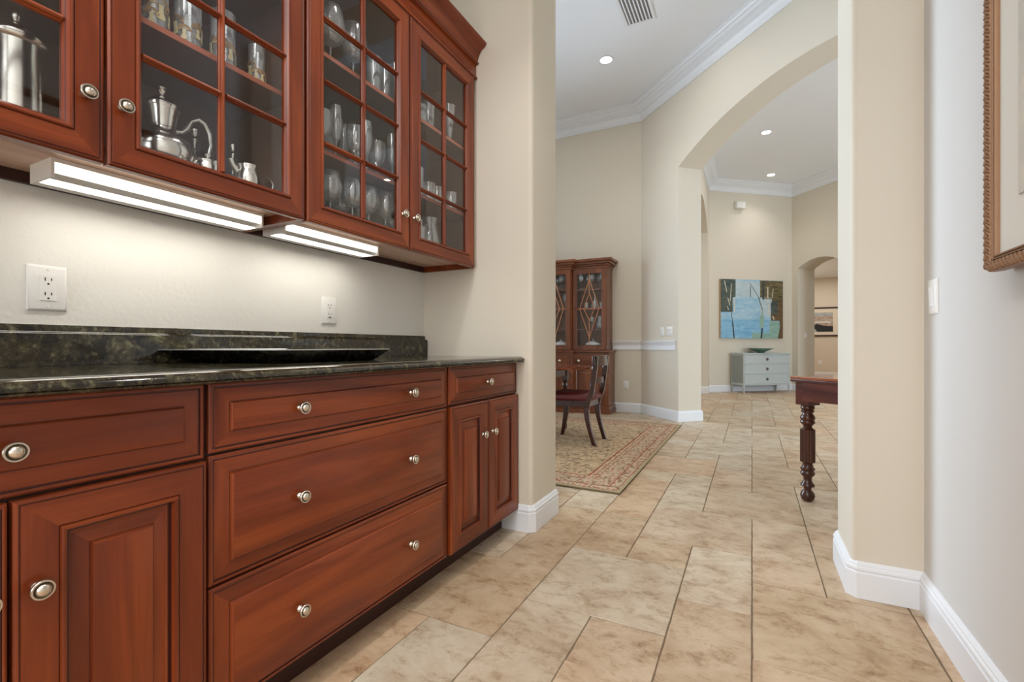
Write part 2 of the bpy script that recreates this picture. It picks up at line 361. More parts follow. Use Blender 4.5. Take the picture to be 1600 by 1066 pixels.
window('window_3', (6.07, 4.3, 0.01), pi / 2, 3.0, 2.44, 3, 1)

# mouldings
BASE = [(0, 0), (.017, 0), (.017, .094), (.013, .098), (.013, .102), (.017, .106), (.016, .114), (.011, .119), (.011, .124), (.007, .129), (.003, .134), (0, .134)]
def trim(name, path, prof, sm=30): return struct(MB().sweep(path, prof).build(name, TRIM, smooth=sm))
c = .02
trim('baseboard_left', [(-1.154, Y0), (-.99 - c, Y0), (-.99, Y0 + c), (-.99, Y1 - c), (-.99 - c, Y1), (-4.96, Y1)], BASE)
trim('baseboard_right', [(2.19, Y1), (.335 + c, Y1), (.335, Y1 - c), (.335, Y0 + c), (.335 + c, Y0), (RW, Y0), (RW, -3.0)], BASE)
trim('baseboard_dining', [(-4.96, 6.73), (-3.72, 6.73)], BASE)
j0 = .807
PJ = (P45[0] + S2 * j0, P45[1] - S2 * j0); PJ2 = (PJ[0] + S2 * .34, PJ[1] + S2 * .34)
trim('baseboard_arch', [(-1.82, 6.73), P45, PJ, PJ2, (-.785, PJ2[1] + (PJ2[0] + .785)), (-.785, 8.02)], BASE)
trim('baseboard_foyer', [(-1.125, 10.12), (-.785, 10.12), A, B, (B[0] + UC[0] * .152, B[1] + UC[1] * .152), (B[0] + UC[0] * .152 + NCC[0] * .44, B[1] + UC[1] * .152 + NCC[1] * .44)], BASE)
q = (B[0] + UC[0] * 1.15, B[1] + UC[1] * 1.15)
trim('baseboard_foyer_right', [(q[0] + NCC[0] * .44, q[1] + NCC[1] * .44), q, (B[0] + UC[0] * 3.7, B[1] + UC[1] * 7.7)], BASE)
trim('baseboard_hallway', [(1.1, 12.2), (1.1, 17.35), (3.9, 17.35)], BASE)
CR = [(0, 0), (.012, 0), (.012, .012), (.02, .02), (.028, .05), (.045, .082), (.052, .086), (.052, .094), (.062, .10), (.085, .118), (.115, .135), (.13, .15), (.13, .160), (.142, .165), (.155, .18), (.17, .19), (.17, .205), (0, .205)]
trim('trim_1', [(-4.96, 6.73), P45, (2.19, 3.156), (2.19, Y1), (-4.96, Y1)], [(o, HC - .205 + z) for o, z in CR], None)
trim('trim_2', [(2.02, 4.08), (-.785, 6.612 + .28), A, B, (6.0, B[1] + UC[1] / UC[0] * (6.0 - B[0]))], [(o, FC - .205 + z) for o, z in CR], None)
RAIL = [(0, .885), (.014, .89), (.016, .905), (.012, .915), (.012, .955), (.018, .965), (.018, .975), (.03, .985), (.034, .995), (.034, 1.008), (0, 1.008)]
trim('trim_3', [(-1.78, 6.73), P45, (P45[0] + S2 * .76, P45[1] - S2 * .76)], RAIL)
trim('trim_4', [(-4.96, 6.73), (-3.75, 6.73)], RAIL)

# ------------------------------------------------------------------ floor tiles (module .25 x .2575, random-ashlar pattern)
floor = struct(MB().box(-5.2, 6.2, -3.2, 17.5, -.06, -.0035).build('floor', GROUT))
MX = .2503
def TY(j): return 1.335 + .2575 * j + (.0002 * min(j, 16) ** 2 if j > 0 else 0)
I0, I1, J0, J1 = -21, 21, -18, 63
occ = {}
tiles = []
def put(a, b, c_, d):
    for i in range(a, c_):
        for j in range(b, d):
            if (i, j) in occ or not (I0 <= i < I1 and J0 <= j < J1): return False
    for i in range(a, c_):
        for j in range(b, d): occ[(i, j)] = 1
    tiles.append((a, b, c_, d)); return True
for tl in [(-3, 1, -1, 3), (-3, -1, -2, 1), (-2, 0, -1, 1), (-2, -2, -1, 0), (-6, 0, -3, 2), (-4, -2, -3, 0), (-5, -2, -4, 0), (-4, 2, -3, 5), (-6, 2, -4, 4), (-3, 3, -2, 5), (-2, 3, -1, 4),
           (-2, 4, 0, 6), (-1, 2, 0, 4), (-1, 0, 0, 2), (0, 1, 2, 3), (0, -2, 2, 1), (2, 0, 4, 3), (0, 3, 1, 4), (0, 4, 1, 6), (1, 3, 2, 5), (1, 5, 2, 6), (-1, 6, 1, 8), (1, 6, 2, 9), (-2, 6, -1, 8), (-3, 5, -2, 8),
           (-2, 8, -1, 9), (-1, 8, 0, 10), (0, 8, 1, 9), (0, 9, 2, 11), (-3, 9, -1, 11), (-1, 10, 0, 12), (-2, 11, -1, 12), (-2, 12, 0, 14), (0, 11, 1, 12), (0, 12, 1, 14), (-1, 14, 1, 16), (1, 11, 2, 14),
           (-2, 14, -1, 16), (-3, 11, -2, 13), (-3, 13, -2, 14)]: put(*tl)
per = [(0, 1, 2, 3), (1, 4, 3, 6), (2, 6, 4, 8), (0, 3, 1, 5), (2, 0, 3, 2), (2, 2, 3, 4), (1, 6, 2, 8), (1, 3, 2, 4), (0, 5, 1, 6), (0, 0, 1, 1), (1, 0, 2, 1)]
for bj in range(J0 // 8 - 1, J1 // 8 + 1):
    for bi in range(I0 // 3 - 1, I1 // 3 + 1):
        for (a, b, c_, d) in per: put(a + bi * 3, b + bj * 8, c_ + bi * 3, d + bj * 8)
for i in range(I0, I1):
    for j in range(J0, J1):
        if (i, j) not in occ:
            put(i, j, i + 1, j + 2) or put(i, j, i + 1, j + 1)
def proj(x, y, z):
    t = -sin(TH) * x + cos(TH) * y
    if t < .05: return None
    return (800 + 738 * (cos(TH) * x + sin(TH) * y) / t, 541 - 738 * (z - .94) / t, t)
def inside(x, y):
    if y < Y0 + .1: return XW - .2 < x < RW + .35
    if y < Y1: return -1.2 < x < .9
    if y < 3.0: return -4.96 < x < 3.3
    if y < 6.95 and x + y < 5.6: return x > -4.96
    if x + y > 5.3: return -3.45 < x < 5.9 and (x < 3.9 or y < 9)
    return False
vis = []
for tl in tiles:
    x0, x1, y0, y1 = tl[0] * MX, tl[2] * MX, TY(tl[1]), TY(tl[3]); cx, cy = (x0 + x1) / 2, (y0 + y1) / 2
    if not inside(cx, cy): continue
    p_ = proj(cx, cy, 0)
    best = 99
    if p_ and y1 > .8:
        ok = -60 < p_[0] < 1500 and p_[1] < 1150
        if cy < 2.3: ok = ok and cx > -1.3 and cx < .7
        elif cx < -1: ok = ok and p_[0] > 850
        if cx > .33 and cy > 2.4: ok = ok and p_[0] < 1330
        if ok: best = p_[2]
    vis.append((best, x0, x1, y0, y1, tl))
vis.sort(key=lambda q: q[0])
tmesh = {}
def tile_mesh(wx, wy, var):
    key = (round(wx, 3), round(wy, 3), var)
    if key in tmesh: return tmesh[key]
    rnd = random.Random(hash(key) & 0xffff); g = .0018; hx, hy = wx / 2 - g, wy / 2 - g
    def side(n, a, b):
        out = []
        for i in range(n):
            q = i / n; out.append((a[0] + (b[0] - a[0]) * q, a[1] + (b[1] - a[1]) * q))
        return out
    cs = [(-hx, -hy), (hx, -hy), (hx, hy), (-hx, hy)]; P = []
    for k in range(4):
        L = hypot(cs[k][0] - cs[(k + 1) % 4][0], cs[k][1] - cs[(k + 1) % 4][1]); P += side(max(4, int(L / .05)), cs[k], cs[(k + 1) % 4])
    n = len(P); mb = MB(); top = []; mid = []
    for (x, y) in P:
        e = rnd.random() ** 3 * .0035
        sx = 1 - (.0015 + e) / hx * .8; sy = 1 - (.0015 + e) / hy * .8
        mid.append((x * (1 - e * .5 / hx), y * (1 - e * .5 / hy), -.0022)); top.append((x * sx, y * sy, 0))
    bot = [(x, y, -.010) for x, y in P]
    mb.v = bot + mid + top
    for i in range(n):
        k = (i + 1) % n
        mb.f += [(i, k, n + k, n + i), (n + i, n + k, 2 * n + k, 2 * n + i)]; mb.m += [0, 0]
    mb.f.append(tuple(range(2 * n, 3 * n))); mb.m.append(0)
    tmesh[key] = mb.mesh('tile', TILE); return tmesh[key]
rest = MB(); nt = 0
for (b, x0, x1, y0, y1, tl) in vis:
    if b < 12 and nt < 296:
        var = (tl[0] * 7 + tl[1] * 3) % 4; nt += 1
        o = bpy.data.objects.new('tile', tile_mesh(x1 - x0, y1 - y0, var)); COL.objects.link(o); o.parent = floor
        o.location = ((x0 + x1) / 2, (y0 + y1) / 2, -.0004 * ((tl[0] * 5 + tl[1] * 11) % 3))
    else:
        rest.box(x0 + .0018, x1 - .0018, y0 + .0018, y1 - .0018, -.01, -.0003)
o = rest.build('distant_tiles', TILE, floor); o['kind'] = 'stuff'

# ------------------------------------------------------------------ cabinetry
XF = -1.06
def rings(mb, x, y0, y1, z0, z1, prof, cap=True, mv=1, mh=0):
    """front facing +x, successive rectangles (inset, dx, glaze?)"""
    L = []
    for k, pr in enumerate(prof):
        i, dx = pr[0], pr[1]; b = len(mb.v)
        mb.v += [(x + dx, y0 + i, z0 + i), (x + dx, y1 - i, z0 + i), (x + dx, y1 - i, z1 - i), (x + dx, y0 + i, z1 - i)]; L.append(b)
        if k:
            g = len(pr) > 2; a = L[k - 1]
            for j in range(4):
                mb.f.append((a + j, a + (j + 1) % 4, b + (j + 1) % 4, b + j)); mb.m.append(2 if g else (mh if j % 2 == 0 else mv))
    if cap: mb.f.append((L[-1], L[-1] + 1, L[-1] + 2, L[-1] + 3)); mb.m.append(cap - 1)
    mb.f.append((L[0] + 3, L[0] + 2, L[0] + 1, L[0])) if cap else mb.f.append((L[-1], L[-1], L[0], L[0])) if False else None
    if cap: mb.m.append(mh)
    return mb
WM = [CHY, CHZ, GLZ]
KNP = [(0, .0095), (.002, .0095), (.0045, .007), (.008, .0055), (.012, .006), (.015, .010), (.017, .0150), (.0195, .0168), (.022, .0166), (.0235, .0155), (.0235, .0130), (.0215, .0118), (.0212, .0105), (.0245, .0095), (.0275, .0070), (.0290, .0040), (.0295, 0)]
kb = MB().lathe(KNP, 28, axis='x')
for i, f in enumerate(kb.f):
    ring = i // 28
    kb.m[i] = 1 if ring in (11, 12) else 0
KNOB = kb.mesh('knob', [NICK, NICKD], smooth=50)
def knob(parent, x, y, z):
    o = bpy.data.objects.new('knob', KNOB); COL.objects.link(o); o.parent = parent; p0 = WL[parent.name]
    o.location = (x - p0[0], y - p0[1], z - p0[2]); o['label'] = 'round ringed nickel knob with a darker ring'; return o
DRW = [(0, -.022), (0, -.0135), (.003, -.0110), (.0085, -.0110), (.0093, -.0135, 1), (.0117, -.0135, 1), (.0127, -.0125), (.040, -.0068), (.0432, -.0072), (.0442, -.0070, 1), (.0452, -.0035), (.0472, -.0010), (.0500, 0)]
DOOR = [(0, -.022), (0, -.004), (.0025, -.0012), (.0045, 0), (.0065, 0), (.0075, -.0014, 1), (.0088, -.0014, 1), (.0098, 0), (.056, 0), (.0575, -.0015, 1), (.059, .0028), (.062, .0040), (.066, .0030), (.069, -.0045), (.0705, -.0105, 1), (.0735, -.0105, 1), (.078, -.0120), (.098, -.0062), (.1006, -.0066), (.1016, -.0064, 1), (.1026, -.0030), (.1044, -.0008), (.107, 0)]
def drawer(parent, y0, y1, z0, z1, ks, big=False):
    pr = DRW
    o = rings(MB(), XF, y0, y1, z0, z1, pr, cap=1).build('drawer', WM, parent, smooth=25)
    for (ky, kz) in ks: knob(o, XF, ky, kz)
    return o
def door(parent, y0, y1, z0, z1, ks):
    o = rings(MB(), XF, y0, y1, z0, z1, DOOR, cap=2).build('door', WM, parent, smooth=25)
    for (ky, kz) in ks: knob(o, XF, ky, kz)
    return o
def base_cab(label, y0, y1):
    t = thing('base_cabinet', label, 'cabinet', (-1.36, (y0 + y1) / 2, 0))
    mb = MB(); mb.box(XW + .002, XF - .024, y0, y0 + .018, .105, .856); mb.box(XW + .002, XF - .024, y1 - .018, y1, .105, .856)
    mb.box(XW + .002, XF - .024, y0 + .018, y1 - .018, .105, .123); mb.box(XW + .002, XF - .024, y0 + .018, y1 - .018, .838, .856); mb.box(XW + .002, XW + .012, y0 + .018, y1 - .018, .123, .838)
    mb.build('carcass', CHZ, t)
    ff = MB(); ff.box(XF - .03, XF - .0235, y0, y1, .105, .856); ff.build('gap_shade_sheet', TOE, t)  # dark sheet painting in the shade of gaps between doors and drawers
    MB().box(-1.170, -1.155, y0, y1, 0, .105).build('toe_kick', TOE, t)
    return t
b1 = base_cab('cherry base cabinet at the left edge, one drawer over two raised-panel doors', 0.0, .621)
drawer(b1, .006, .618, .694, .857, [(.311, .772)])
door(b1, .006, .308, .110, .688, [(.28, .539)]); door(b1, .314, .618, .110, .688, [(.343, .539)])
b2 = base_cab('wide cherry base cabinet in the middle with three full-width drawers', .622, 1.547)
drawer(b2, .628, 1.541, .701, .857, [(.855, .779), (1.309, .779)])
drawer(b2, .628, 1.541, .404, .695, [(.855, .547), (1.309, .547)])
drawer(b2, .628, 1.541, .110, .398, [(.855, .249), (1.309, .249)])
b3 = base_cab('narrow cherry base cabinet at the far end beside the doorway wall', 1.548, 2.168)
drawer(b3, 1.556, 2.158, .704, .857, [(1.846, .781)])
door(b3, 1.556, 1.853, .110, .697, [(1.800, .551)]); door(b3, 1.859, 2.158, .110, .697, [(1.890, .551)])

# worktop
t = thing('countertop', 'polished dark green granite worktop running over the cherry base cabinets', 'worktop', (-1.34, 1.08, .857))
pr = [(XW + .001, .857), (-1.052, .857), (-1.040, .8575), (-1.034, .8605), (-1.0325, .864), (-1.034, .8660), (-1.0285, .8668), (-1.0275, .8700), (-1.0290, .8738), (-1.0330, .8783), (-1.0390, .8822), (-1.0460, .8851), (-1.0540, .8869), (-1.0620, .8875), (XW + .001, .8875)]
MB().prism(pr, -.02, 2.166, axis='y').build('slab', GRAN, t, smooth=40)
pr = [(XW + .001, .8880), (XW + .028, .8880), (XW + .028, .970), (XW + .024, .975), (XW + .014, .977), (XW + .010, .982), (XW + .010, .994), (XW + .008, .997), (XW + .001, .997)]
MB().prism(pr, -.02, 2.164, axis='y').build('backsplash', GRAN, t, smooth=40)

# wall cabinets with glazed doors
XU = -1.31; ZB = 1.355; ZT = 2.365
GD = [(0, -.022), (0, -.004), (.0025, -.0012), (.0045, 0), (.0065, 0), (.0075, -.0014, 1), (.0088, -.0014, 1), (.0098, 0), (.053, 0), (.0545, -.0015, 1), (.056, .0028), (.059, .0042), (.063, .0030), (.067, -.003), (.0685, -.005, 1), (.0715, -.011), (.0715, -.022)]
def gdoor(parent, y0, y1, ky):
    mb = MB(); rings(mb, XU, y0, y1, ZB, ZT, GD, cap=False); n = len(GD) * 4
    for j in range(4): mb.f.append((n - 4 + j, n - 4 + (j + 1) % 4, (j + 1) % 4, j)); mb.m.append(1)
    o = mb.build('door', WM, parent, smooth=25); o['label'] = 'glazed door with eight small panes'
    gy0, gy1, gz0, gz1 = y0 + .0715, y1 - .0715, ZB + .0715, ZT - .0715; mw = .0095
    def half(a, b, z):  # moulded muntin section
        return [(a, -.019), (a, -.012), (a + .002, -.009), (a + .004, -.009), (a + .006, -.003), ((a + b) / 2, -.0012), (b - .006, -.003), (b - .004, -.009), (b - .002, -.009), (b, -.012), (b, -.019)]
    ym = (gy0 + gy1) / 2
    MB().prism([(XU + dx, q) for q, dx in half(ym - mw, ym + mw, 0)], gz0, gz1).build('muntin', CHZ, o, smooth=30)
    zs = [gz0] + [gz0 + (gz1 - gz0) * i / 4 for i in (1, 2, 3)] + [gz1]
    for zc in zs[1:4]:
        for (a, b) in ((gy0, ym - mw), (ym + mw, gy1)):
            MB().prism([(XU + dx, q) for q, dx in half(zc - mw, zc + mw, 0)], a, b, axis='y').build('muntin', CHY, o, smooth=30)
    # prism axis y takes (x, z) pairs
    for i in range(4):
        za, zb = zs[i] + (mw if i else 0), zs[i + 1] - (mw if i < 3 else 0)
        for (a, b) in ((gy0, ym - mw), (ym + mw, gy1)):
            MB().add([(XU - .0145, a, za), (XU - .0145, b, za), (XU - .0145, b, zb), (XU - .0145, a, zb)], [(0, 1, 2, 3)]).build('pane', PANE, o)
    knob(o, XU, ky, 1.496)
    return o
def wall_cab(label, y0, y1, shelves, doors):
    t = thing('wall_cabinet', label, 'cabinet', (-1.49, (y0 + y1) / 2, ZB)); xi = XU - .024
    MB().box(XW + .002, xi, y0, y0 + .018, ZB, 2.44).build('side_panel', CHZ, t); MB().box(XW + .002, xi, y1 - .018, y1, ZB, 2.44).build('side_panel', CHZ, t)
    mb = MB(); mb.box(XW + .002, XW + .008, y0 + .018, y1 - .018, 1.40, 2.35); mb.box(XW + .008, xi, y0 + .018, y1 - .018, 2.35, 2.365); mb.box(XW + .008, xi, y0 + .018, y0 + .022, 1.40, 2.35); mb.box(XW + .008, xi, y1 - .022, y1 - .018, 1.40, 2.35)
    mb.build('lining', INN, t)
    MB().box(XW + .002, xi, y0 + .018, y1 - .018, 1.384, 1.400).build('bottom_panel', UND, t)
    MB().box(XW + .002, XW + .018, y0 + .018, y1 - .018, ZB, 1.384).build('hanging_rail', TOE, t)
    for z in shelves:
        mb = MB().box(XW + .01, XU - .0375, y0 + .024, y1 - .024, z - .014, z - .0005, 0); mb.box(XU - .0372, XU - .035, y0 + .024, y1 - .024, z - .0145, z, 1)
        mb.build('shelf', [INN, SHELFE], t)
    for (a, b, k) in doors: gdoor(t, a, b, k)
    return t
wall_cab('cherry wall cabinet holding silver, on the left above the bright light strip', 0.0, 1.081, [1.757, 2.10], [(.003, .537, .502), (.543, 1.077, .571)])
wall_cab('cherry wall cabinet full of clear glassware, on the right by the doorway wall', 1.082, 2.163, [1.635, 1.98], [(1.087, 1.610, 1.563), (1.618, 2.141, 1.640)])
# frieze and cove cornice
t = thing('cabinet_cornice', 'cherry frieze and cove cornice along the top of the wall cabinets', 'moulding', (-1.3, 1.08, 2.365))
MB().prism([(XU - .022, 2.366), (XU - .003, 2.366), (XU + .002, 2.369), (XU + .002, 2.375), (XU - .004, 2.379), (XU - .006, 2.382), (XU - .006, 2.445), (XU - .022, 2.445)], 0, 2.166, axis='y').build('frieze', CHY, t, smooth=35)
cv = [(XU - .022, 2.442), (XU + .006, 2.442), (XU + .010, 2.448), (XU + .006, 2.453), (XU + .002, 2.457), (XU + .004, 2.462), (XU + .006, 2.47), (XU + .011, 2.487), (XU + .020, 2.503), (XU + .033, 2.517), (XU + .047, 2.524), (XU + .050, 2.528), (XU + .056, 2.534), (XU + .058, 2.544), (XU - .022, 2.544)]
MB().prism(cv, 0, 2.166, axis='y').build('cove', CHY, t, smooth=35)
MB().prism([(XU + .0095, 2.4455), (XU + .0115, 2.448), (XU + .0095, 2.4505)], 0, 2.166, axis='y').build('glaze_line', GLZ, t)

# under-cabinet light strips
def strip(label, y0, y1):
    t = thing('under_cabinet_light', label, 'light', (-1.515, (y0 + y1) / 2, 1.3835))
    MB().box(-1.578, -1.462, y0, y0 + .006, 1.338, 1.3838).build('end_cap', WHITE, t); MB().box(-1.578, -1.462, y1 - .006, y1, 1.338, 1.3838).build('end_cap', WHITE, t)
    MB().box(-1.578, -1.462, y0 + .006, y1 - .006, 1.374, 1.3838).build('housing', WHITE, t)
    MB().prism([(-1.578, 1.374), (-1.578, 1.338), (-1.545, 1.338), (-1.548, 1.374)], y0 + .006, y1 - .006, axis='y').build('rear_reflector', WHITE, t)
    pr = [(-1.546, 1.3738), (-1.543, 1.341), (-1.500, 1.341), (-1.494, 1.346), (-1.488, 1.350), (-1.472, 1.350), (-1.464, 1.356), (-1.464, 1.3738)]
    lm = MB().prism(pr, y0 + .006, y1 - .006, axis='y')
    lm.m[3] = 1; lm.m[4] = lm.m[5] = lm.m[6] = 2
    lm.build('lens', [LENS, LENSB, WHITE], t, smooth=40)
strip('longer lit white light strip under the silver cabinet, nearer the left edge', .497, 1.035)
strip('lit white light strip under the glassware cabinet, above the right-hand outlet', 1.115, 1.585)

# outlets
def outlet(label, y, z, gfci):
    t = thing('wall_outlet', label, 'outlet', (XW, y, z)); W, H = .0405, .0595
    mb = MB(); rings(mb, XW, y - W, y + W, z - H, z + H, [(0, .0005), (0, .003), (.0045, .0075), (.006, .008)], cap=1)
    mb.m = [0] * len(mb.f); mb.build('plate', WHITE, t, smooth=30)
    mb = MB(); rings(mb, XW, y - .0165, y + .0165, z - .0335, z + .0335, [(0, .006), (0, .0095), (.001, .0102)], cap=1); mb.m = [0] * len(mb.f); mb.build('receptacle', WHITE, t)
    for s in (-1, 1):
        for (dy, hh, dz) in ((-.0063, .0045, 0), (.0063, .0036, 0)):
            MB().box(XW + .0101, XW + .0106, y + dy - .0011, y + dy + .0011, z + s * .019 + .004 - hh, z + s * .019 + .004 + hh).build('slot', BLACK, t)
        MB().lathe([(XW + .0101, .0026), (XW + .0106, .0026)], 10, (0, y, z + s * .019 - .008), 'x').build('slot', BLACK, t)
        MB().lathe([(XW + .0075, .0032), (XW + .0092, .0028), (XW + .0096, .0015)], 12, (0, y, z + s * .0485), 'x').build('screw', WHITE, t, smooth=40)
    if gfci:
        MB().box(XW + .0101, XW + .0118, y - .007, y + .007, z - .0025, z + .0008).build('test_button', WHITE, t)
        MB().box(XW + .0101, XW + .0112, y - .008, y + .008, z - .0315, z - .0295).build('status_bar', BLACK, t)
outlet('large white wall outlet on the cream wall, left above the worktop', .5565, 1.093, False)
outlet('small-looking white wall outlet with a black bar, right above the tray', 1.4875, 1.0965, True)

# tray
t = thing('tray', 'black lacquered tray with flared sides and a painted rim highlight on the worktop', 'tray', (-1.45, 1.12, .8878))
B0 = [(-1.272, .958), (-1.272, 1.345), (-1.600, 1.345), (-1.600, .890)]
R0 = [(-1.235, .905), (-1.225, 1.385), (-1.640, 1.385), (-1.640, .805)]
def lerp(a, b, k): return [(p[0] + (q[0] - p[0]) * k, p[1] + (q[1] - p[1]) * k) for p, q in zip(a, b)]
cc = (-1.44, 1.13)
def shr(P, k): return [(cc[0] + (x - cc[0]) * k, cc[1] + (y - cc[1]) * k) for x, y in P]
loops = [([*B0], .8880), (lerp(B0, R0, .35), .899), (lerp(B0, R0, .75), .9165), (R0, .9275), (R0, .9305), (shr(R0, .975), .9305), (shr(lerp(B0, R0, .7), .98), .917), (shr(B0, .97), .893)]
mb = MB()
for P, z in loops: mb.v += [(x, y, z) for x, y in P]
for k in range(len(loops) - 1):
    for j in range(4): mb.f.append((k * 4 + j, k * 4 + (j + 1) % 4, k * 4 + 4 + (j + 1) % 4, k * 4 + 4 + j)); mb.m.append(1 if k in (3, 4) else 0)
mb.f += [(3, 2, 1, 0), tuple(len(mb.v) - 4 + j for j in range(4))]; mb.m += [0, 0]
mb.build('tray_body', [TRAYM, TRAYR], t)

# ------------------------------------------------------------------ silver
SZ = 1.4005
def pot(name, label, cat, x, y, parts, z=SZ):
    t = thing(name, label, cat, (x, y, z))
    for (nm, prof, seg) in parts: MB().lathe(prof, seg).build(nm, SILVER, t, smooth=45, world=False)
    return t
t = pot('tankard', 'tall lidded silver tankard behind the leftmost glass door', 'tankard', -1.50, .448,
        [('body', [(0, .046), (.004, .050), (.012, .050), (.016, .046), (.03, .047), (.10, .0485), (.16, .047), (.20, .046), (.226, .047)], 40),
         ('rim', [(.226, .048), (.229, .053), (.236, .056), (.244, .056), (.248, .052)], 48),
         ('lid', [(.248, .050), (.254, .046), (.262, .034), (.270, .018), (.276, .008), (.280, .006)], 40),
         ('finial', [(.280, .005), (.286, .008), (.296, .011), (.306, .008), (.312, .005), (.317, 0)], 16)])
MB().tube([(0, -.046, .20), (.012, -.068, .215), (.02, -.088, .19), (.018, -.092, .14), (.008, -.08, .09), (0, -.065, .06), (0, -.046, .05)], .006, 10).build('handle', SILVER, t, smooth=60, world=False)
t = pot('coffee_pot', 'ornate silver coffee pot with a scrolled handle and tall finial', 'coffee pot', -1.50, .748,
        [('foot', [(0, .050), (.006, .052), (.012, .046), (.02, .036), (.026, .034)], 32),
         ('body', [(.026, .034), (.036, .055), (.055, .076), (.08, .086), (.105, .084), (.122, .074), (.134, .058), (.142, .040), (.150, .034), (.165, .034), (.19, .038), (.212, .043)], 12),
         ('collar', [(.212, .044), (.216, .046), (.222, .046), (.225, .042)], 32),
         ('lid', [(.225, .042), (.231, .036), (.238, .028), (.246, .016), (.25, .009)], 32),
         ('finial', [(.25, .008), (.256, .005), (.260, .009), (.266, .012), (.271, .006), (.276, .011), (.282, .008), (.288, 0)], 14)])
MB().tube([(0, .034, .165), (0, .05, .168), (.0, .066, .184), (0, .078, .212), (0, .098, .228), (0, .118, .222), (0, .134, .195), (0, .137, .16), (0, .128, .125), (0, .105, .1), (0, .083, .095)], [.009, .007, .009, .0075, .0085, .0075, .0085, .0075, .007, .007, .010], 10).build('handle', SILVER, t, smooth=60, world=False)
MB().tube([(0, -.06, .07), (0, -.095, .10), (0, -.112, .15), (0, -.118, .20), (0, -.138, .225)], [.018, .014, .010, .009, .011], 10).build('spout', SILVER, t, smooth=60, world=False)
CS = [(0, .038), (.005, .040), (.012, .034), (.018, .012), (.028, .007), (.036, .011), (.044, .006), (.06, .005), (.07, .009), (.078, .005), (.10, .0055), (.112, .010), (.120, .006), (.14, .0045), (.158, .009), (.166, .005), (.185, .006), (.196, .010), (.205, .007), (.212, .012), (.222, .012), (.228, .014), (.231, .013)]
t = pot('candlestick', 'slim silver candlestick seen behind the coffee pot handle', 'candlestick', -1.585, .884, [('stick', CS, 18)])
t = pot('candlestick', 'slim silver candlestick to the right of the middle muntin, behind the creamer', 'candlestick', -1.59, 1.012, [('stick', CS, 18)])
t = pot('sugar_bowl', 'low silver sugar bowl with a flat lid beside the coffee pot', 'bowl', -1.395, .815,
        [('body', [(0, .022), (.004, .024), (.012, .026), (.03, .037), (.05, .040), (.062, .036)], 28), ('lid', [(.062, .037), (.066, .038), (.072, .028), (.078, .010), (.084, .006), (.09, .008), (.094, 0)], 28)])
t = pot('creamer', 'small silver creamer with a loop handle, right of the candlestick', 'jug', -1.44, .968,
        [('body', [(0, .028), (.004, .032), (.012, .034), (.04, .044), (.07, .046), (.088, .042), (.098, .038), (.105, .0365), (.110, .039), (.114, .038)], 30)])
MB().tube([(0, .040, .098), (0, .058, .104), (0, .078, .100), (0, .088, .082), (0, .084, .058), (0, .068, .038), (0, .044, .036)], .0046, 8).build('handle', SILVER, t, smooth=60, world=False)
MB().tube([(0, -.034, .085), (0, -.05, .102), (0, -.058, .122)], [.012, .008, .009], 8).build('spout', SILVER, t, smooth=60, world=False)

# ------------------------------------------------------------------ painted tumblers and clear glassware
CREAM = plain('painted_cream', srgb(226, 214, 170), 0.5); CAPC = plain('painted_tan', srgb(172, 140, 96), 0.5); LEAFC = plain('painted_green', srgb(110, 128, 96), 0.5)
def mush(parent, r, ang, z, s):
    def on(u, v, off=.0006):
        a = ang + u * s / r; return (cos(a) * (r + off), sin(a) * (r + off), z + v * s)
    def patch(nm, outline, m):
        mb = MB(); n = len(outline); mb.v = [on(u, v) for u, v in outline] + [on(u * .96, v, .0018) for u, v in outline]
        mb.f = [tuple(range(n, 2 * n))] + [(i, (i + 1) % n, n + (i + 1) % n, n + i) for i in range(n)]; mb.m = [0] * len(mb.f)
        return mb.build(nm, m, parent, world=False)
    patch('painted_stem', [(-.13, 0), (.13, 0), (.16, .12), (.08, .3), (.09, .6), (-.09, .6), (-.08, .3), (-.18, .12)], CREAM)
    patch('painted_cap', [(-.42, .5), (-.30, .56), (0, .6), (.30, .56), (.42, .5), (.40, .68), (.26, .86), (0, .95), (-.26, .86), (-.40, .68)], CAPC)
def tumbler(label, y, x, R, H, seed):
    t = thing('painted_tumbler', label, 'tumbler', (x, y, 1.758), group='mushroom tumblers on the silver cabinet shelf')
    MB().lathe([(0, R * .92), (.002, R * .94), (H, R), (H, R - .002), (.006, R * .94 - .003), (.006, 0)], 32, caps=False).build('glass', STEM, t, smooth=40, world=False)
    rnd = random.Random(seed)
    for k in range(7):
        mush(t, R * .97, k * .9 + rnd.random() * .3, .004 + rnd.random() * .02, (.040 + rnd.random() * .026) * (H / .15))
tumbler('painted mushroom tumbler nearest the left stile of the second glass door', .672, -1.385, .033, .155, 1)
tumbler('painted mushroom tumbler second from the left on the silver cabinet shelf', .755, -1.385, .033, .155, 2)
tumbler('painted mushroom tumbler crossed by the door\'s middle muntin', .852, -1.385, .033, .155, 3)
tumbler('small painted mushroom tumbler alone at the right on the silver cabinet shelf', .958, -1.385, .024, .118, 4)

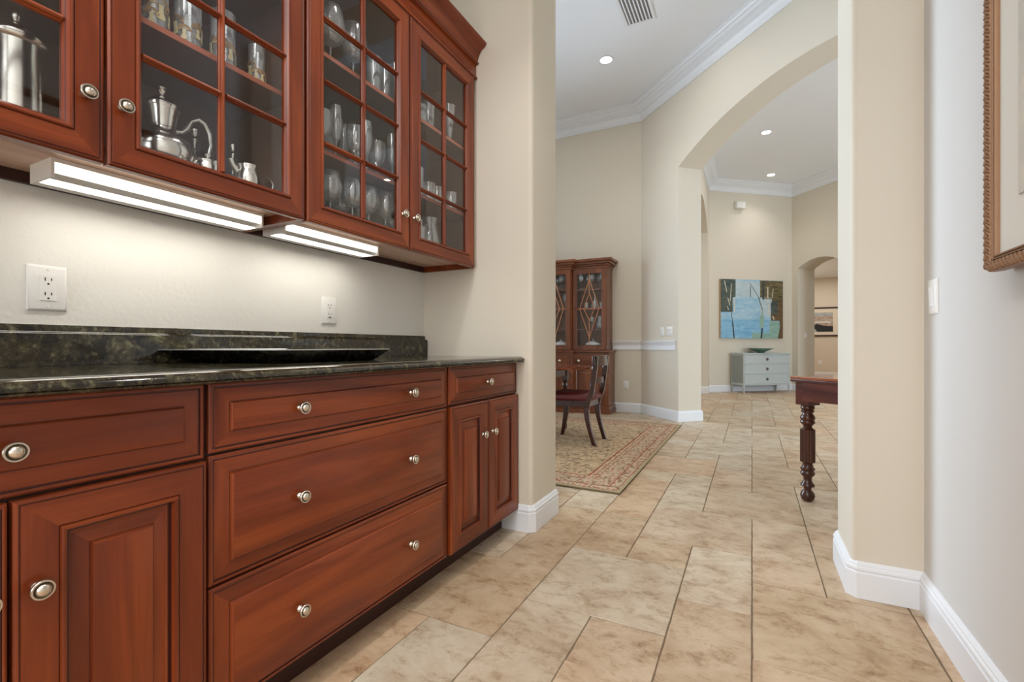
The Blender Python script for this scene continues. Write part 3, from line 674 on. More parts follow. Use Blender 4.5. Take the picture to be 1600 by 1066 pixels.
def gl(name, prof, seg=20):
    return MB().lathe(prof, seg, caps=False).mesh(name, STEM, smooth=50)
def cup(h0, pr, th=.0012):  # closed double wall profile
    out = list(pr); inn = [(z + (.003 if i == 0 else 0), max(r - th, 0)) for i, (z, r) in enumerate(pr)][::-1]
    return out + inn
def stem(H, hb, rb, rt, rf):
    return [(0, rf), (.0015, rf), (.004, rf * .5), (.008, .004), (hb * .5, .003), (hb, .004)] + [(hb + (H - hb) * k, max(rb * q, .004)) for k, q in ((.04, .35), (.15, .7), (.35, .96), (.5, 1.0), (.75, (1 + rt / rb) / 2 + .02), (1.0, rt / rb))] + [(H, rt - .001), (hb + (H - hb) * .5, rb - .0012), (hb + (H - hb) * .1, rb * .45)]
G = {'balloon': gl('wine_glass', stem(.195, .085, .043, .032, .035)), 'goblet': gl('goblet', stem(.17, .07, .034, .033, .032)),
     'flute': gl('champagne_flute', stem(.225, .085, .024, .020, .030)), 'big': gl('wine_glass', stem(.235, .09, .055, .042, .038)),
     'tumb': gl('glass_tumbler', [(0, .030), (.008, .031), (.095, .036), (.095, .0345), (.012, .029), (.012, 0)]),
     'high': gl('highball_glass', [(0, .027), (.01, .028), (.15, .032), (.15, .0307), (.014, .0265), (.014, 0)]),
     'pils': gl('pilsner_glass', [(0, .032), (.003, .032), (.010, .012), (.025, .014), (.19, .033), (.19, .0315), (.035, .012), (.035, 0)]),
     'jug': gl('glass_pitcher', [(0, .045), (.006, .048), (.06, .058), (.12, .045), (.15, .038), (.18, .045), (.18, .043), (.15, .036), (.12, .043), (.06, .056), (.01, .045), (.01, 0)]),
     'bulb': gl('decanter', [(0, .05), (.01, .056), (.05, .062), (.1, .05), (.135, .022), (.17, .014), (.20, .016), (.225, .022), (.225, .020), (.2, .014), (.135, .020), (.1, .048), (.05, .06), (.012, .052), (.012, 0)])}
NM = {'balloon': 'wine_glass', 'goblet': 'goblet', 'flute': 'champagne_flute', 'big': 'wine_glass', 'tumb': 'glass_tumbler', 'high': 'highball_glass', 'pils': 'pilsner_glass', 'jug': 'glass_pitcher', 'bulb': 'decanter'}
SER = {}
def glass(kind, x, y, z, label, group=None, cat='glass'):
    o = bpy.data.objects.new(NM[kind], G[kind]); COL.objects.link(o); o.location = (x, y, z + .0005); o.rotation_euler = (0, 0, random.random() * 6); tag(o, label, cat, group); SER.setdefault(group, []).append(o); return o
zf, z1, z2 = 1.40, 1.635, 1.98
for i, y in enumerate([1.17, 1.275, 1.375, 1.475, 1.565]):
    glass('balloon', -1.405 - .01 * (i % 2), y, zf, 'clear wine glass in the front row on the lowest level behind the third glass door', 'front row of wine glasses on the lowest level')
for i, y in enumerate([1.20, 1.32, 1.44, 1.55]):
    glass('balloon', -1.54, y, zf, 'clear wine glass in the back row on the lowest level behind the third glass door', 'back row of wine glasses on the lowest level')
for i, y in enumerate([1.16, 1.235, 1.31, 1.385, 1.46, 1.535, 1.60]):
    k = 'flute' if i % 2 == 0 else 'goblet'
    glass(k, -1.40 - .012 * (i % 3), y, z1, 'tall clear flute' if False else ('clear champagne flute among goblets on the middle shelf of the glassware cabinet' if k == 'flute' else 'clear goblet between flutes on the middle shelf of the glassware cabinet'), 'flutes on the middle shelf' if k == 'flute' else 'goblets on the middle shelf')
for i, y in enumerate([1.20, 1.28, 1.36, 1.44, 1.52]):
    glass('flute' if i % 2 else 'goblet', -1.52, y, z1, 'clear stemmed glass in the back row of the middle shelf', 'back row on the middle shelf')
for i, y in enumerate([1.165, 1.28, 1.395]):
    glass('big', -1.42, y, z2, 'large round clear wine glass on the top shelf behind the third glass door', 'large wine glasses on the top shelf')
for i, y in enumerate([1.485, 1.552]): glass('high', -1.395, y, z2, 'clear straight highball glass on the top shelf near the right side of the third door', 'highball glasses on the top shelf')
glass('pils', -1.40, 1.622, z2, 'tall clear pilsner glass on the top shelf just behind the third door\'s right stile')
glass('bulb', -1.45, 1.70, z2, 'clear round decanter on the top shelf at the left of the fourth glass door', None, 'decanter')
t = thing('glass_mug', 'clear glass mug with a loop handle on the top shelf of the fourth door', 'mug', (-1.41, 1.805, z2 + .0005), .4)
MB().lathe([(0, .034), (.006, .036), (.10, .037), (.10, .0345), (.012, .033), (.012, 0)], 22, caps=False).build('glass_body', STEM, t, smooth=50, world=False)
MB().tube([(0, -.035, .085), (0, -.06, .085), (0, -.07, .06), (0, -.06, .03), (0, -.035, .022)], .005, 8).build('handle', STEM, t, smooth=60, world=False)
glass('high', -1.42, 1.885, z2, 'clear straight glass on the top shelf between the mug and the pilsner glass')
glass('pils', -1.385, 2.015, z2, 'tall clear pilsner glass alone at the right on the top shelf')
glass('high', -1.40, 1.72, z1, 'tall clear highball glass first on the fourth door\'s middle shelf')
glass('high', -1.42, 1.80, z1, 'tall clear highball glass second on the fourth door\'s middle shelf')
for y in (1.865, 1.935): glass('tumb', -1.405, y, z1, 'short clear tumbler in the middle shelf\'s row behind the fourth glass door', 'short tumblers on the middle shelf')
glass('tumb', -1.39, 2.035, z1, 'short clear tumbler at the far right end of the middle shelf')
for y in (1.685, 1.775): glass('tumb', -1.395, y, zf, 'short clear tumbler at the front left on the lowest level, fourth door', 'short tumblers on the lowest level')
glass('high', -1.45, 1.83, zf, 'clear highball glass on the lowest level beside the glass pitcher')
glass('jug', -1.45, 1.93, zf, 'clear glass pitcher with a narrow neck on the lowest level', None, 'pitcher')
glass('balloon', -1.54, 1.76, zf, 'clear wine glass at the back of the lowest level, fourth door')

# ------------------------------------------------------------------ china hutch
HW = [wood('hutch_grain_' + 'xyz'[i], i, srgb(88, 48, 29), srgb(116, 66, 40), srgb(142, 88, 56), 0.28, 0.3) for i in range(3)]
HXm, HYm, HZm = HW
HIN = plain('hutch_interior', srgb(150, 108, 80), 0.6)
STRG = plain('satinwood_muntin', srgb(196, 132, 92), 0.4)
CHINA = plain('white_china', srgb(232, 234, 238), 0.15); BLUE = plain('blue_band', srgb(110, 134, 170), 0.2)
hut = thing('china_hutch', 'reddish wooden breakfront china hutch with lozenge glazed doors against the dining wall', 'hutch', (-2.775, 6.56, 0))
Yb = 6.725
secs = [(-3.72, -3.254, 6.44), (-3.254, -2.296, 6.36), (-2.296, -1.796, 6.44)]
def ringf(mb, y, x0, x1, z0, z1, prof, cap=True, mi=0):
    """front facing -y"""
    L = []
    for k, (i, dy) in enumerate(prof):
        b = len(mb.v); mb.v += [(x0 + i, y - dy, z0 + i), (x1 - i, y - dy, z0 + i), (x1 - i, y - dy, z1 - i), (x0 + i, y - dy, z1 - i)]; L.append(b)
        if k:
            a = L[k - 1]
            for j in range(4): mb.f.append((a + j, a + (j + 1) % 4, b + (j + 1) % 4, b + j)); mb.m.append(mi)
    if cap: mb.f += [(L[-1], L[-1] + 1, L[-1] + 2, L[-1] + 3), (L[0], L[0] + 3, L[0] + 2, L[0] + 1)]; mb.m += [mi, mi]
    else:
        a, b = L[-1], L[0]
        for j in range(4): mb.f.append((a + j, a + (j + 1) % 4, b + (j + 1) % 4, b + j)); mb.m.append(mi)
    return mb
def path_front(e, zlo):  # plan path of the breakfront front edge, offset e outwards
    return [(-3.72 - e, Yb), (-3.72 - e, 6.44 - e), (-3.254 - e, 6.44 - e), (-3.254 - e, 6.36 - e), (-2.296 + e, 6.36 - e), (-2.296 + e, 6.44 - e), (-1.796 + e, 6.44 - e), (-1.796 + e, Yb)]
def plinth(e, z0, z1, nm, m): MB().prism(path_front(e, 0), z0, z1).build(nm, m, hut, bevel=.004)
plinth(.06, 0, .055, 'plinth', HXm); plinth(.05, .055, .11, 'plinth', HXm)
plinth(.035, .11, .855, 'base_carcass', HXm); plinth(.06, .855, .88, 'waist_ledge', HXm)
for e, z0, z1 in ((.012, 2.03, 2.065), (.03, 2.065, 2.09), (.06, 2.09, 2.125), (.085, 2.125, 2.16)): plinth(e, z0, z1, 'cornice', HXm)
HF = [(0, 0), (0, .006), (.004, .008), (.02, .008), (.023, .004), (.026, .004)]
for (x0, x1, y) in [(-3.68, -3.27, 6.405), (-3.24, -2.79, 6.325), (-2.76, -2.31, 6.325), (-2.275, -1.83, 6.405)]:
    d = ringf(MB(), y, x0, x1, .67, .83, HF).build('drawer', HXm, hut)
    for kx in ([(x0 + x1) / 2] if x0 < -3.3 or x0 > -2.3 else [(x0 + x1) / 2 + .10]):
        kx = -2.193 if x0 > -2.3 else (-2.447 if x0 > -2.8 else kx)
        MB().lathe([(0, .020), (-.003, .020), (-.004, .012), (-.014, .008), (-.018, .013), (-.024, .013), (-.027, .006)], 18, (kx, y - .008, .732), 'y').build('knob', NICK, d, smooth=40)
    ringf(MB(), y, x0, x1, .14, .65, [(0, 0), (0, .006), (.004, .008), (.05, .008), (.055, .003), (.075, .003), (.085, .008)]).build('door', HZm, hut)
# upper carcass
for (x0, x1, y) in secs:
    mb = MB(); mb.box(x0, x0 + .02, y, Yb, .88, 2.03); mb.box(x1 - .02, x1, y, Yb, .88, 2.03); mb.box(x0 + .02, x1 - .02, y + .01, Yb, 2.01, 2.03)
    mb.build('upper_carcass', HZm, hut)
    MB().box(x0 + .02, x1 - .02, Yb - .012, Yb - .001, .88, 2.01).build('back_panel', HIN, hut)
    MB().box(x0 + .021, x1 - .021, y + .012, Yb - .013, .8805, .940).build('deck', HXm, hut)
    for z in (1.185, 1.47, 1.755): MB().box(x0 + .021, x1 - .021, y + .03, Yb - .012, z - .018, z).build('shelf', HXm, hut)
def hdoor(x0, x1, y, kx=None):
    d = ringf(MB(), y, x0, x1, .885, 2.028, [(0, 0), (0, .016), (.003, .018), (.058, .018), (.060, .022), (.064, .022), (.068, .014), (.068, 0)], cap=False).build('door', HZm, hut)
    a, b, z0, z1 = x0 + .068, x1 - .068, .953, 1.96; xm = (a + b) / 2; zm = 1.47; yy = y - .010
    MB().add([(a, y - .004, z0), (b, y - .004, z0), (b, y - .004, z1), (a, y - .004, z1)], [(0, 1, 2, 3)]).build('pane', PANE2, d)
    wd = (b - a) / 2
    lines = [((xm, z1), (xm, 1.685)), ((xm, z0), (xm, 1.30)), ((a, zm), (b, zm))]
    for hw, zt, zb in ((wd * .80, 1.88, 1.06), (wd * .45, 1.685, 1.30)):
        lines += [((xm, zt), (xm - hw, zm)), ((xm, zt), (xm + hw, zm)), ((xm, zb), (xm - hw, zm)), ((xm, zb), (xm + hw, zm))]
    for p0, p1 in lines: MB().tube([(p0[0], yy, p0[1]), (p1[0], yy, p1[1])], .0055, 6).build('muntin', STRG, d)
    if kx: MB().lathe([(0, .009), (-.006, .006), (-.012, .010), (-.018, .006)], 12, (kx, y - .018, 1.48), 'y').build('knob', BLACK, d)
hdoor(-2.292, -1.800, 6.44, -2.262); hdoor(-3.716, -3.258, 6.44, -3.29); hdoor(-2.770, -2.300, 6.36, -2.735); hdoor(-3.250, -2.780, 6.36, -2.81)
# hutch contents
for i, (x, y) in enumerate([(-2.21, 6.54), (-2.13, 6.64), (-2.04, 6.54), (-1.95, 6.64), (-1.88, 6.54)]):
    glass('big', x, y, 1.755, 'stemmed crystal glass on the top shelf behind the hutch\'s right door', 'crystal on the hutch top shelf, right door')
for i, (x, y) in enumerate([(-2.70, 6.50), (-2.59, 6.62), (-2.48, 6.49), (-2.38, 6.61)]):
    glass('big', x, y, 1.755, 'stemmed crystal glass on the top shelf behind the hutch\'s centre door', 'crystal on the hutch top shelf, centre door')
glass('bulb', -2.01, 6.58, 1.47, 'crystal decanter on the middle shelf behind the hutch\'s right door', None, 'decanter')
for x in (-2.13, -1.90): glass('tumb', x, 6.56, 1.47, 'short crystal tumbler beside the decanter in the hutch', 'tumblers beside the hutch decanter')
glass('big', -2.42, 6.52, 1.47, 'crystal goblet on the middle shelf behind the hutch\'s centre door')
glass('goblet', -2.05, 6.58, 1.185, 'crystal goblet on the lower shelf behind the hutch\'s right door')
glass('jug', -1.93, 6.58, 1.185, 'crystal pitcher on the lower shelf of the hutch, far right', None, 'pitcher')
def tureen(label, x, y):
    t = thing('china_tureen', label, 'tureen', (x, y, .9405))
    MB().lathe([(0, .07), (.004, .10), (.012, .135), (.016, .137), (.016, .12), (.008, .07)], 32, caps=True).build('platter', CHINA, t, smooth=50, world=False)
    MB().lathe([(.0165, .105), (.03, .112), (.034, .110), (.05, .085), (.065, .05), (.075, .018), (.08, .008), (.09, .011), (.1, .006), (.104, 0)], 32).build('lid', CHINA, t, smooth=50, world=False)
    MB().lathe([(.0145, .1372), (.0168, .1378), (.0168, .132), (.0166, .132)], 40, caps=False).build('rim_band', BLUE, t, world=False)
tureen('white covered china dish on the floor of the hutch\'s right section', -2.035, 6.585)
tureen('white covered china dish on the floor of the hutch\'s centre section', -2.50, 6.50)
glass('bulb', -2.36, 6.640, .9405, 'tall clear glass vessel beside the white dish in the hutch\'s centre section', None, 'decanter')

# ------------------------------------------------------------------ rug
t = NT('woven_rug'); p = t.bsdf(Roughness=0.95); p.inputs['Specular IOR Level'].default_value = 0.1
tc = t.n('ShaderNodeTexCoord'); sp = t.n('ShaderNodeSeparateXYZ'); t.l(tc, 'Object', sp, 0)
def M(op, a, b=None, c=None):
    nd = t.n('ShaderNodeMath', operation=op)
    for i, q in enumerate((a, b, c)):
        if q is None: continue
        if isinstance(q, (int, float)): nd.inputs[i].default_value = q
        else: t.l(q[0], q[1], nd, i)
    return (nd, 0)
RX, RY = 1.93, 1.455
ax = M('SUBTRACT', RX, M('ABSOLUTE', (sp, 'X'))); ay = M('SUBTRACT', RY, M('ABSOLUTE', (sp, 'Y'))); dist = M('MINIMUM', ax, ay)
vor = t.n('ShaderNodeTexVoronoi', Scale=21.0, Randomness=0.8); t.l(tc, 'Object', vor, 'Vector')
nz = t.n('ShaderNodeTexNoise', Scale=13.0, Detail=5.0, Roughness=0.62, Distortion=1.8); t.l(tc, 'Object', nz, 'Vector')
nz2 = t.n('ShaderNodeTexNoise', Scale=9.0, Detail=3.0, Roughness=0.6, Distortion=2.5); t.l(tc, 'Object', nz2, 'Vector')
field = t.ramp([(0.0, srgb(84, 64, 50)), (0.36, srgb(120, 90, 70)), (0.42, srgb(190, 164, 132)), (0.53, srgb(208, 184, 150)), (0.575, srgb(160, 140, 112)), (0.61, srgb(150, 92, 74)), (0.65, srgb(200, 178, 148)), (0.72, srgb(112, 92, 72))]); t.l(nz, 0, field, 0)
f2 = t.ramp([(0.40, (0.62, 0.60, 0.56, 1)), (0.5, (1, 1, 1, 1)), (0.66, (1.04, .96, .88, 1))]); t.l(nz2, 0, f2, 0)
mf = t.n('ShaderNodeMixRGB', blend_type='MULTIPLY', Fac=1.0); t.l(field, 0, mf, 1); t.l(f2, 0, mf, 2)
bord = t.ramp([(0.0, srgb(138, 78, 64)), (0.25, srgb(164, 112, 92)), (0.42, srgb(190, 160, 132)), (0.6, srgb(198, 176, 148)), (0.8, srgb(134, 116, 90)), (1.0, srgb(166, 112, 92))]); t.l(vor, 'Distance', bord, 0)
vs_ = M('MULTIPLY', (vor, 'Distance'), 1.15)
t.l(*vs_, bord, 0)
bands = t.ramp([(0.0, (1, 1, 1, 1)), (1.0, (1, 1, 1, 1))])
mb_ = t.n('ShaderNodeMixRGB', blend_type='MIX'); t.l(M('LESS_THAN', dist, .30)[0], 0, mb_, 0); t.l(mf, 0, mb_, 1); t.l(bord, 0, mb_, 2)
prev = mb_
def band(lo, hi, col):
    global prev
    m_ = M('MULTIPLY', M('GREATER_THAN', dist, lo), M('LESS_THAN', dist, hi)); x_ = t.n('ShaderNodeMixRGB', blend_type='MIX'); x_.inputs[2].default_value = col
    t.l(m_[0], 0, x_, 0); t.l(prev, 0, x_, 1); prev = x_
band(.296, .306, srgb(142, 52, 38)); band(.262, .267, srgb(176, 96, 66)); band(.276, .281, srgb(206, 176, 132)); band(.095, .102, srgb(150, 66, 50)); band(.112, .116, srgb(160, 92, 66)); band(.228, .233, srgb(158, 84, 60)); band(.03, .036, srgb(156, 84, 62)); band(0, .022, srgb(168, 152, 118))
t.l(prev, 0, p, 'Base Color'); nb = t.n('ShaderNodeTexNoise', Scale=260.0, Detail=1.0); t.l(tc, 'Object', nb, 'Vector'); t.bump(nb, 0, .5, .004)
RUG = t.m
GREEN = plain('rug_binding', srgb(120, 106, 80), 0.9)
rg = thing('rug', 'large beige and rust floral rug with a red-lined border under the dining table', 'rug', (-.745 - RX, 2.972 + RY, .0))
MB().box(-RX, RX, -RY, RY, .0005, .011).build('pile', RUG, rg, world=False)
mb = MB(); e = .006
mb.tube([(-RX, -RY, .006), (RX, -RY, .006), (RX, RY, .006), (-RX, RY, .006), (-RX, -RY, .006)], .0058, 6); mb.build('binding', GREEN, rg, world=False, smooth=60)

# ------------------------------------------------------------------ dining table and chair
DK = wood('mahogany', 0, srgb(46, 16, 10), srgb(64, 24, 14), srgb(84, 34, 20), 0.18, 0.5)
DKZ = wood('mahogany_upright', 2, srgb(38, 14, 9), srgb(54, 20, 12), srgb(72, 28, 16), 0.2, 0.5)
TOPW = wood('table_top_veneer', 0, srgb(92, 38, 20), srgb(120, 54, 28), srgb(146, 72, 40), 0.12, 0.6)
dt = thing('dining_table', 'oval mahogany dining table with a glossy top, partly hidden by the left wall', 'table', (-2.45, 4.5, .011))
def ell(a, b, n=56): return [(a * cos(2 * pi * i / n), b * sin(2 * pi * i / n)) for i in range(n)]
mb = MB(); 
pr = [(.704, .985), (.708, .995), (.716, 1.0), (.722, .998), (.724, .99)]
n = 56
for z, k in pr: mb.v += [(x, y, z) for x, y in ell(1.05 * k, .75 * k)]
for k in range(len(pr) - 1):
    for j in range(n): mb.f.append((k * n + j, k * n + (j + 1) % n, (k + 1) * n + (j + 1) % n, (k + 1) * n + j)); mb.m.append(0)
mb.f += [tuple(range(n))[::-1], tuple((len(pr) - 1) * n + j for j in range(n))]; mb.m += [0, 0]
mb.build('table_top', TOPW, dt, world=False, smooth=35)
mb = MB(); mb.box(-.60, .60, -.51, -.488, .60, .704); mb.box(-.60, .60, .488, .51, .60, .704); mb.box(-.602, -.58, -.488, .488, .60, .704); mb.box(.58, .602, -.488, .488, .60, .704)
mb.build('apron', DK, dt, world=False)
TL = [(0, .012), (.02, .018), (.05, .022), (.08, .016), (.09, .022), (.10, .018), (.2, .022), (.36, .027), (.40, .029), (.42, .020), (.43, .028), (.445, .021), (.46, .026), (.50, .034), (.53, .024), (.54, .032), (.55, .032)]
for sx in (-1, 1):
    for sy in (-1, 1):
        mb = MB().lathe(TL, 18, (sx * .58, sy * .50, 0)); mb.box(sx * .58 - .032, sx * .58 + .032, sy * .50 - .032, sy * .50 + .032, .55, .704); mb.build('leg', DKZ, dt, world=False, smooth=40)

def ribbon(pts, y0, y1):
    """side-profile member: pts = [(xl, xr, z)...] extruded between y0 and y1 (y may vary: tuples)"""
    mb = MB(); n = len(pts)
    for (xl, xr, z) in pts: mb.v += [(xl, y0, z), (xr, y0, z), (xr, y1, z), (xl, y1, z)]
    for i in range(n - 1):
        for j in range(4): mb.f.append((i * 4 + j, i * 4 + (j + 1) % 4, i * 4 + 4 + (j + 1) % 4, i * 4 + 4 + j)); mb.m.append(0)
    mb.f += [(3, 2, 1, 0), tuple((n - 1) * 4 + j for j in range(4))]; mb.m += [0, 0]
    return mb
ch = thing('dining_chair', 'dark mahogany sabre-legged dining chair with a burgundy seat, back towards the hall', 'chair', (-1.5, 4.46, .0115))
post = [(-1.330, -1.288, .0), (-1.345, -1.306, .05), (-1.374, -1.335, .143), (-1.400, -1.355, .237), (-1.415, -1.364, .335), (-1.414, -1.352, .41), (-1.395, -1.335, .45), (-1.362, -1.316, .50), (-1.347, -1.305, .575), (-1.332, -1.285, .72), (-1.318, -1.274, .83), (-1.312, -1.276, .845)]
for (ya, yb, nm) in ((4.262, 4.298, 'rear_leg'), (4.614, 4.65, 'rear_leg')):
    ribbon([(a, b, z) for a, b, z in post], ya, yb).build(nm, DKZ, ch, bevel=.006)
fl = [(-1.80, -1.765, 0), (-1.785, -1.748, .08), (-1.772, -1.726, .18), (-1.765, -1.712, .26), (-1.768, -1.706, .34), (-1.768, -1.706, .41)]
for (ya, yb) in ((4.215, 4.255), (4.657, 4.697)): ribbon(fl, ya, yb).build('front_leg', DKZ, ch, bevel=.006)
MB().prism([(-1.80, 4.205), (-1.36, 4.262), (-1.36, 4.288), (-1.80, 4.231)], .365, .425).build('side_rail', DKZ, ch, bevel=.003)
MB().prism([(-1.80, 4.707), (-1.36, 4.65), (-1.36, 4.624), (-1.80, 4.681)], .365, .425).build('side_rail', DKZ, ch, bevel=.003)
MB().box(-1.80, -1.775, 4.232, 4.680, .365, .425).build('front_rail', DKZ, ch, bevel=.003); MB().box(-1.392, -1.366, 4.29, 4.622, .365, .425).build('rear_rail', DKZ, ch, bevel=.003)
BUR = plain('burgundy_leather', srgb(92, 28, 30), 0.42)
mb = MB(); sh = [(-1.795, 4.215), (-1.375, 4.262), (-1.340, 4.30), (-1.340, 4.612), (-1.375, 4.65), (-1.795, 4.697)]
cx_, cy_ = -1.57, 4.456
for z, k in ((.425, .97), (.438, 1.0), (.462, 1.0), (.480, .96), (.492, .84), (.498, .6), (.500, .3)): mb.v += [(cx_ + (x - cx_) * k, cy_ + (y - cy_) * k, z) for x, y in sh]
for k in range(6):
    for j in range(6): mb.f.append((k * 6 + j, k * 6 + (j + 1) % 6, k * 6 + 6 + (j + 1) % 6, k * 6 + 6 + j)); mb.m.append(0)
mb.f += [(5, 4, 3, 2, 1, 0), tuple(36 + j for j in range(6))]; mb.m += [0, 0]
mb.build('seat_cushion', BUR, ch, smooth=50)
def curved_rail(nm, z0, z1, xo, bow, ya, yb, tk):
    mb = MB(); N = 14; pts = []
    for i in range(N + 1):
        u = -1 + 2 * i / N; y = (ya + yb) / 2 + (yb - ya) / 2 * u; x = xo + bow * (1 - u * u); pts.append((x, y))
    out = pts + [(x - tk, y) for x, y in pts[::-1]]
    mb.prism(out, z0, z1); return mb.build(nm, DKZ, ch, bevel=.004)
curved_rail('crest_rail', .752, .852, -1.300, .040, 4.235, 4.677, .022)
curved_rail('back_splat', .585, .645, -1.318, .030, 4.298, 4.614, .018)

# ------------------------------------------------------------------ turned-leg card table at the right
ct = thing('card_table', 'dark mahogany flip-top card table with turned fluted legs, cut off by the right pier', 'table', (.301, 3.369, 0), -pi / 4)
CTX = wood('card_table_veneer', 0, srgb(52, 22, 18), srgb(74, 34, 28), srgb(104, 54, 42), 0.2, 0.5); CTT = wood('card_table_top', 0, srgb(120, 62, 38), srgb(150, 84, 52), srgb(176, 108, 70), 0.12, 0.6)
CTZ = wood('card_table_turning', 2, srgb(50, 24, 15), srgb(70, 34, 21), srgb(96, 50, 30), 0.28, 0.4)
Lc, Dc = .92, .42
MB().box(-.065, Lc - .03, -.065, Dc, .722, .739).build('lower_leaf', CTX, ct, world=False, bevel=.003)
MB().box(-.065, Lc - .03, -.065, Dc, .7405, .757).build('top_leaf', [CTT], ct, world=False, bevel=.003)
k = .00088
prof = [(1000, 20), (985, 38), (960, 45), (940, 41), (915, 22), (900, 25), (892, 43), (880, 43), (868, 33), (850, 25), (828, 27), (818, 38), (800, 46), (788, 38), (782, 38), (770, 46), (758, 36), (735, 30), (728, 34), (722, 46)]
leg_lo = [(.757 - (b - 125) * .000863 - .003, r * k) for b, r in prof]
up = [(495, 46), (490, 38), (480, 26), (470, 27), (458, 36), (450, 44), (438, 45), (430, 40), (426, 43), (412, 46), (400, 42), (384, 31), (378, 30), (372, 40), (362, 40), (356, 34), (350, 42), (340, 44), (332, 40), (322, 44)]
leg_up = [(.757 - (b - 125) * .000863 - .003, r * k) for b, r in up]
z0_, z1_ = leg_lo[-1][0], leg_up[0][0]
def cleg(px, py):
    l = MB().lathe([(0, leg_lo[0][1])] + leg_lo, 28, (px, py, 0)).lathe(leg_up, 28, (px, py, 0))
    # fluted drum
    n = 60; pts = []
    for i in range(n):
        a = 2 * pi * i / n; rr = .0405 - .0035 * max(0, cos(a * 12)) ; pts.append((px + rr * cos(a), py + rr * sin(a)))
    l.prism(pts, z0_, z1_); o = l.build('leg', CTZ, ct, world=False, smooth=45)
    zt = leg_up[-1][0]
    MB().box(px - .045, px + .045, py - .045, py + .045, zt, .7215).build('leg_block', CTX, ct, world=False, bevel=.002)
for px, py in ((0, 0), (Lc - .12, 0), (0, Dc - .09), (Lc - .12, Dc - .09)): cleg(px, py)
mb = MB(); mb.prism([(.012, .600), (.048, .600), (.055, .606), (.062, .592 + .018), (.40, .618), (.74, .61), (.752, .606), (.758, .600), (.79, .600), (.79, .7215), (.012, .7215)], -.056, -.0455, axis='y'); mb.build('apron', CTX, ct, world=False)
MB().box(.045, .755, Dc - .06, Dc - .045, .62, .7215).build('apron', CTX, ct, world=False)
MB().box(-.03, -.012, .045, Dc - .135, .62, .7215).build('apron', CTX, ct, world=False); MB().box(Lc - .12, Lc - .10, .045, Dc - .135, .62, .7215).build('apron', CTX, ct, world=False)

# ------------------------------------------------------------------ foyer: dresser, bowl, painting, siren
AN = atan2(UA[1], UA[0])
BL = plain('pale_blue_paint', srgb(188, 198, 200), 0.4); BLD = plain('blue_side_shade', srgb(150, 158, 158), 0.5); PWT = plain('pewter_knob', srgb(120, 110, 108), 0.35, 0.8)  # second, darker blue paints in shade on the dresser's left end
dr = thing('dresser', 'pale blue-grey three-drawer dresser on tapered legs below the abstract painting', 'dresser', (-.147, 10.46, 0), AN)
DW, DD = 1.09, .39
MB().box(.006, DW - .006, .012, DD, .165, .775).build('carcass', BL, dr, world=False)
MB().box(-.008, DW + .008, -.004, DD + .004, .776, .80).build('top', BL, dr, world=False, bevel=.004)
MB().box(0, DW, .002, DD - .002, .155, .168).build('bottom_rail', BL, dr, world=False)
ends = MB(); ends.prism([(.03, .20), (DD - .03, .20), (DD - .03, .75), (.03, .75)], -.001, .006, axis='x'); 
MB().box(.002, .0058, .03, DD - .03, .20, .75).build('side_panel', BLD, dr, world=False)
for (za, zb) in ((.588, .762), (.388, .576), (.178, .376)):
    mb = MB(); ringf(mb, .012, .028, DW - .028, za, zb, [(0, 0), (0, .008), (.003, .010), (.012, .010), (.015, .006)]); d = mb.build('drawer', BL, dr, world=False)
    MB().lathe([(0, .016), (-.004, .028), (-.008, .028), (-.010, .012), (-.02, .012), (-.026, .016), (-.03, .008)], 16, (DW / 2, .006, (za + zb) / 2), 'y').build('knob', PWT, d, world=False, smooth=40)
for x, y in ((.02, .02), (DW - .02, .02), (.02, DD - .02), (DW - .02, DD - .02)):
    MB().lathe([(0, .012), (.012, .014), (.02, .011), (.025, .014), (.13, .022), (.155, .022)], 8, (x, y, 0)).build('leg', BL, dr, world=False, smooth=30)
BOWL = plain('teal_glaze', srgb(104, 138, 126), 0.15, 0.0)
bw = MB().lathe([(0, .07), (.006, .075), (.012, .06), (.03, .10), (.06, .17), (.088, .235), (.094, .25), (.097, .252), (.097, .247), (.06, .165), (.03, .09), (.018, 0)], 40, caps=False).build('bowl', BOWL, smooth=40)
bw.location = (-.147 + UA[0] * .50 + NA[0] * .13, 10.46 + UA[1] * .50 + NA[1] * .13, .8005); tag(bw, 'wide shallow teal bowl sitting on the pale blue dresser', 'bowl')

def wA(s, q=0): return (A[0] + UA[0] * s - NA[0] * q, A[1] + UA[1] * s - NA[1] * q)
ox, oy = wA(.232, 0)
pt = thing('painting', 'large abstract canvas of pale blue blocks and dark branches above the dresser', 'painting', (ox, oy, 1.103), AN)
PWd, PHt = 1.49, 1.22
EDG = plain('canvas_edge', srgb(196, 164, 130), 0.7)
MB().box(0, PWd, -.052, -.003, 0, PHt).build('canvas', EDG, pt, world=False)
def paint(name, ca, cb, sc=6, strch=(1, 1, 3)):
    t = NT(name); p = t.bsdf(Roughness=.55); a = t.coords(scale=strch); n_ = t.n('ShaderNodeTexNoise', Scale=float(sc), Detail=5.0, Roughness=.65, Distortion=.6); t.l(a, 0, n_, 'Vector')
    r_ = t.ramp([(.36, ca), (.64, cb)]); t.l(n_, 0, r_, 0); t.l(r_, 0, p, 'Base Color'); return t.m
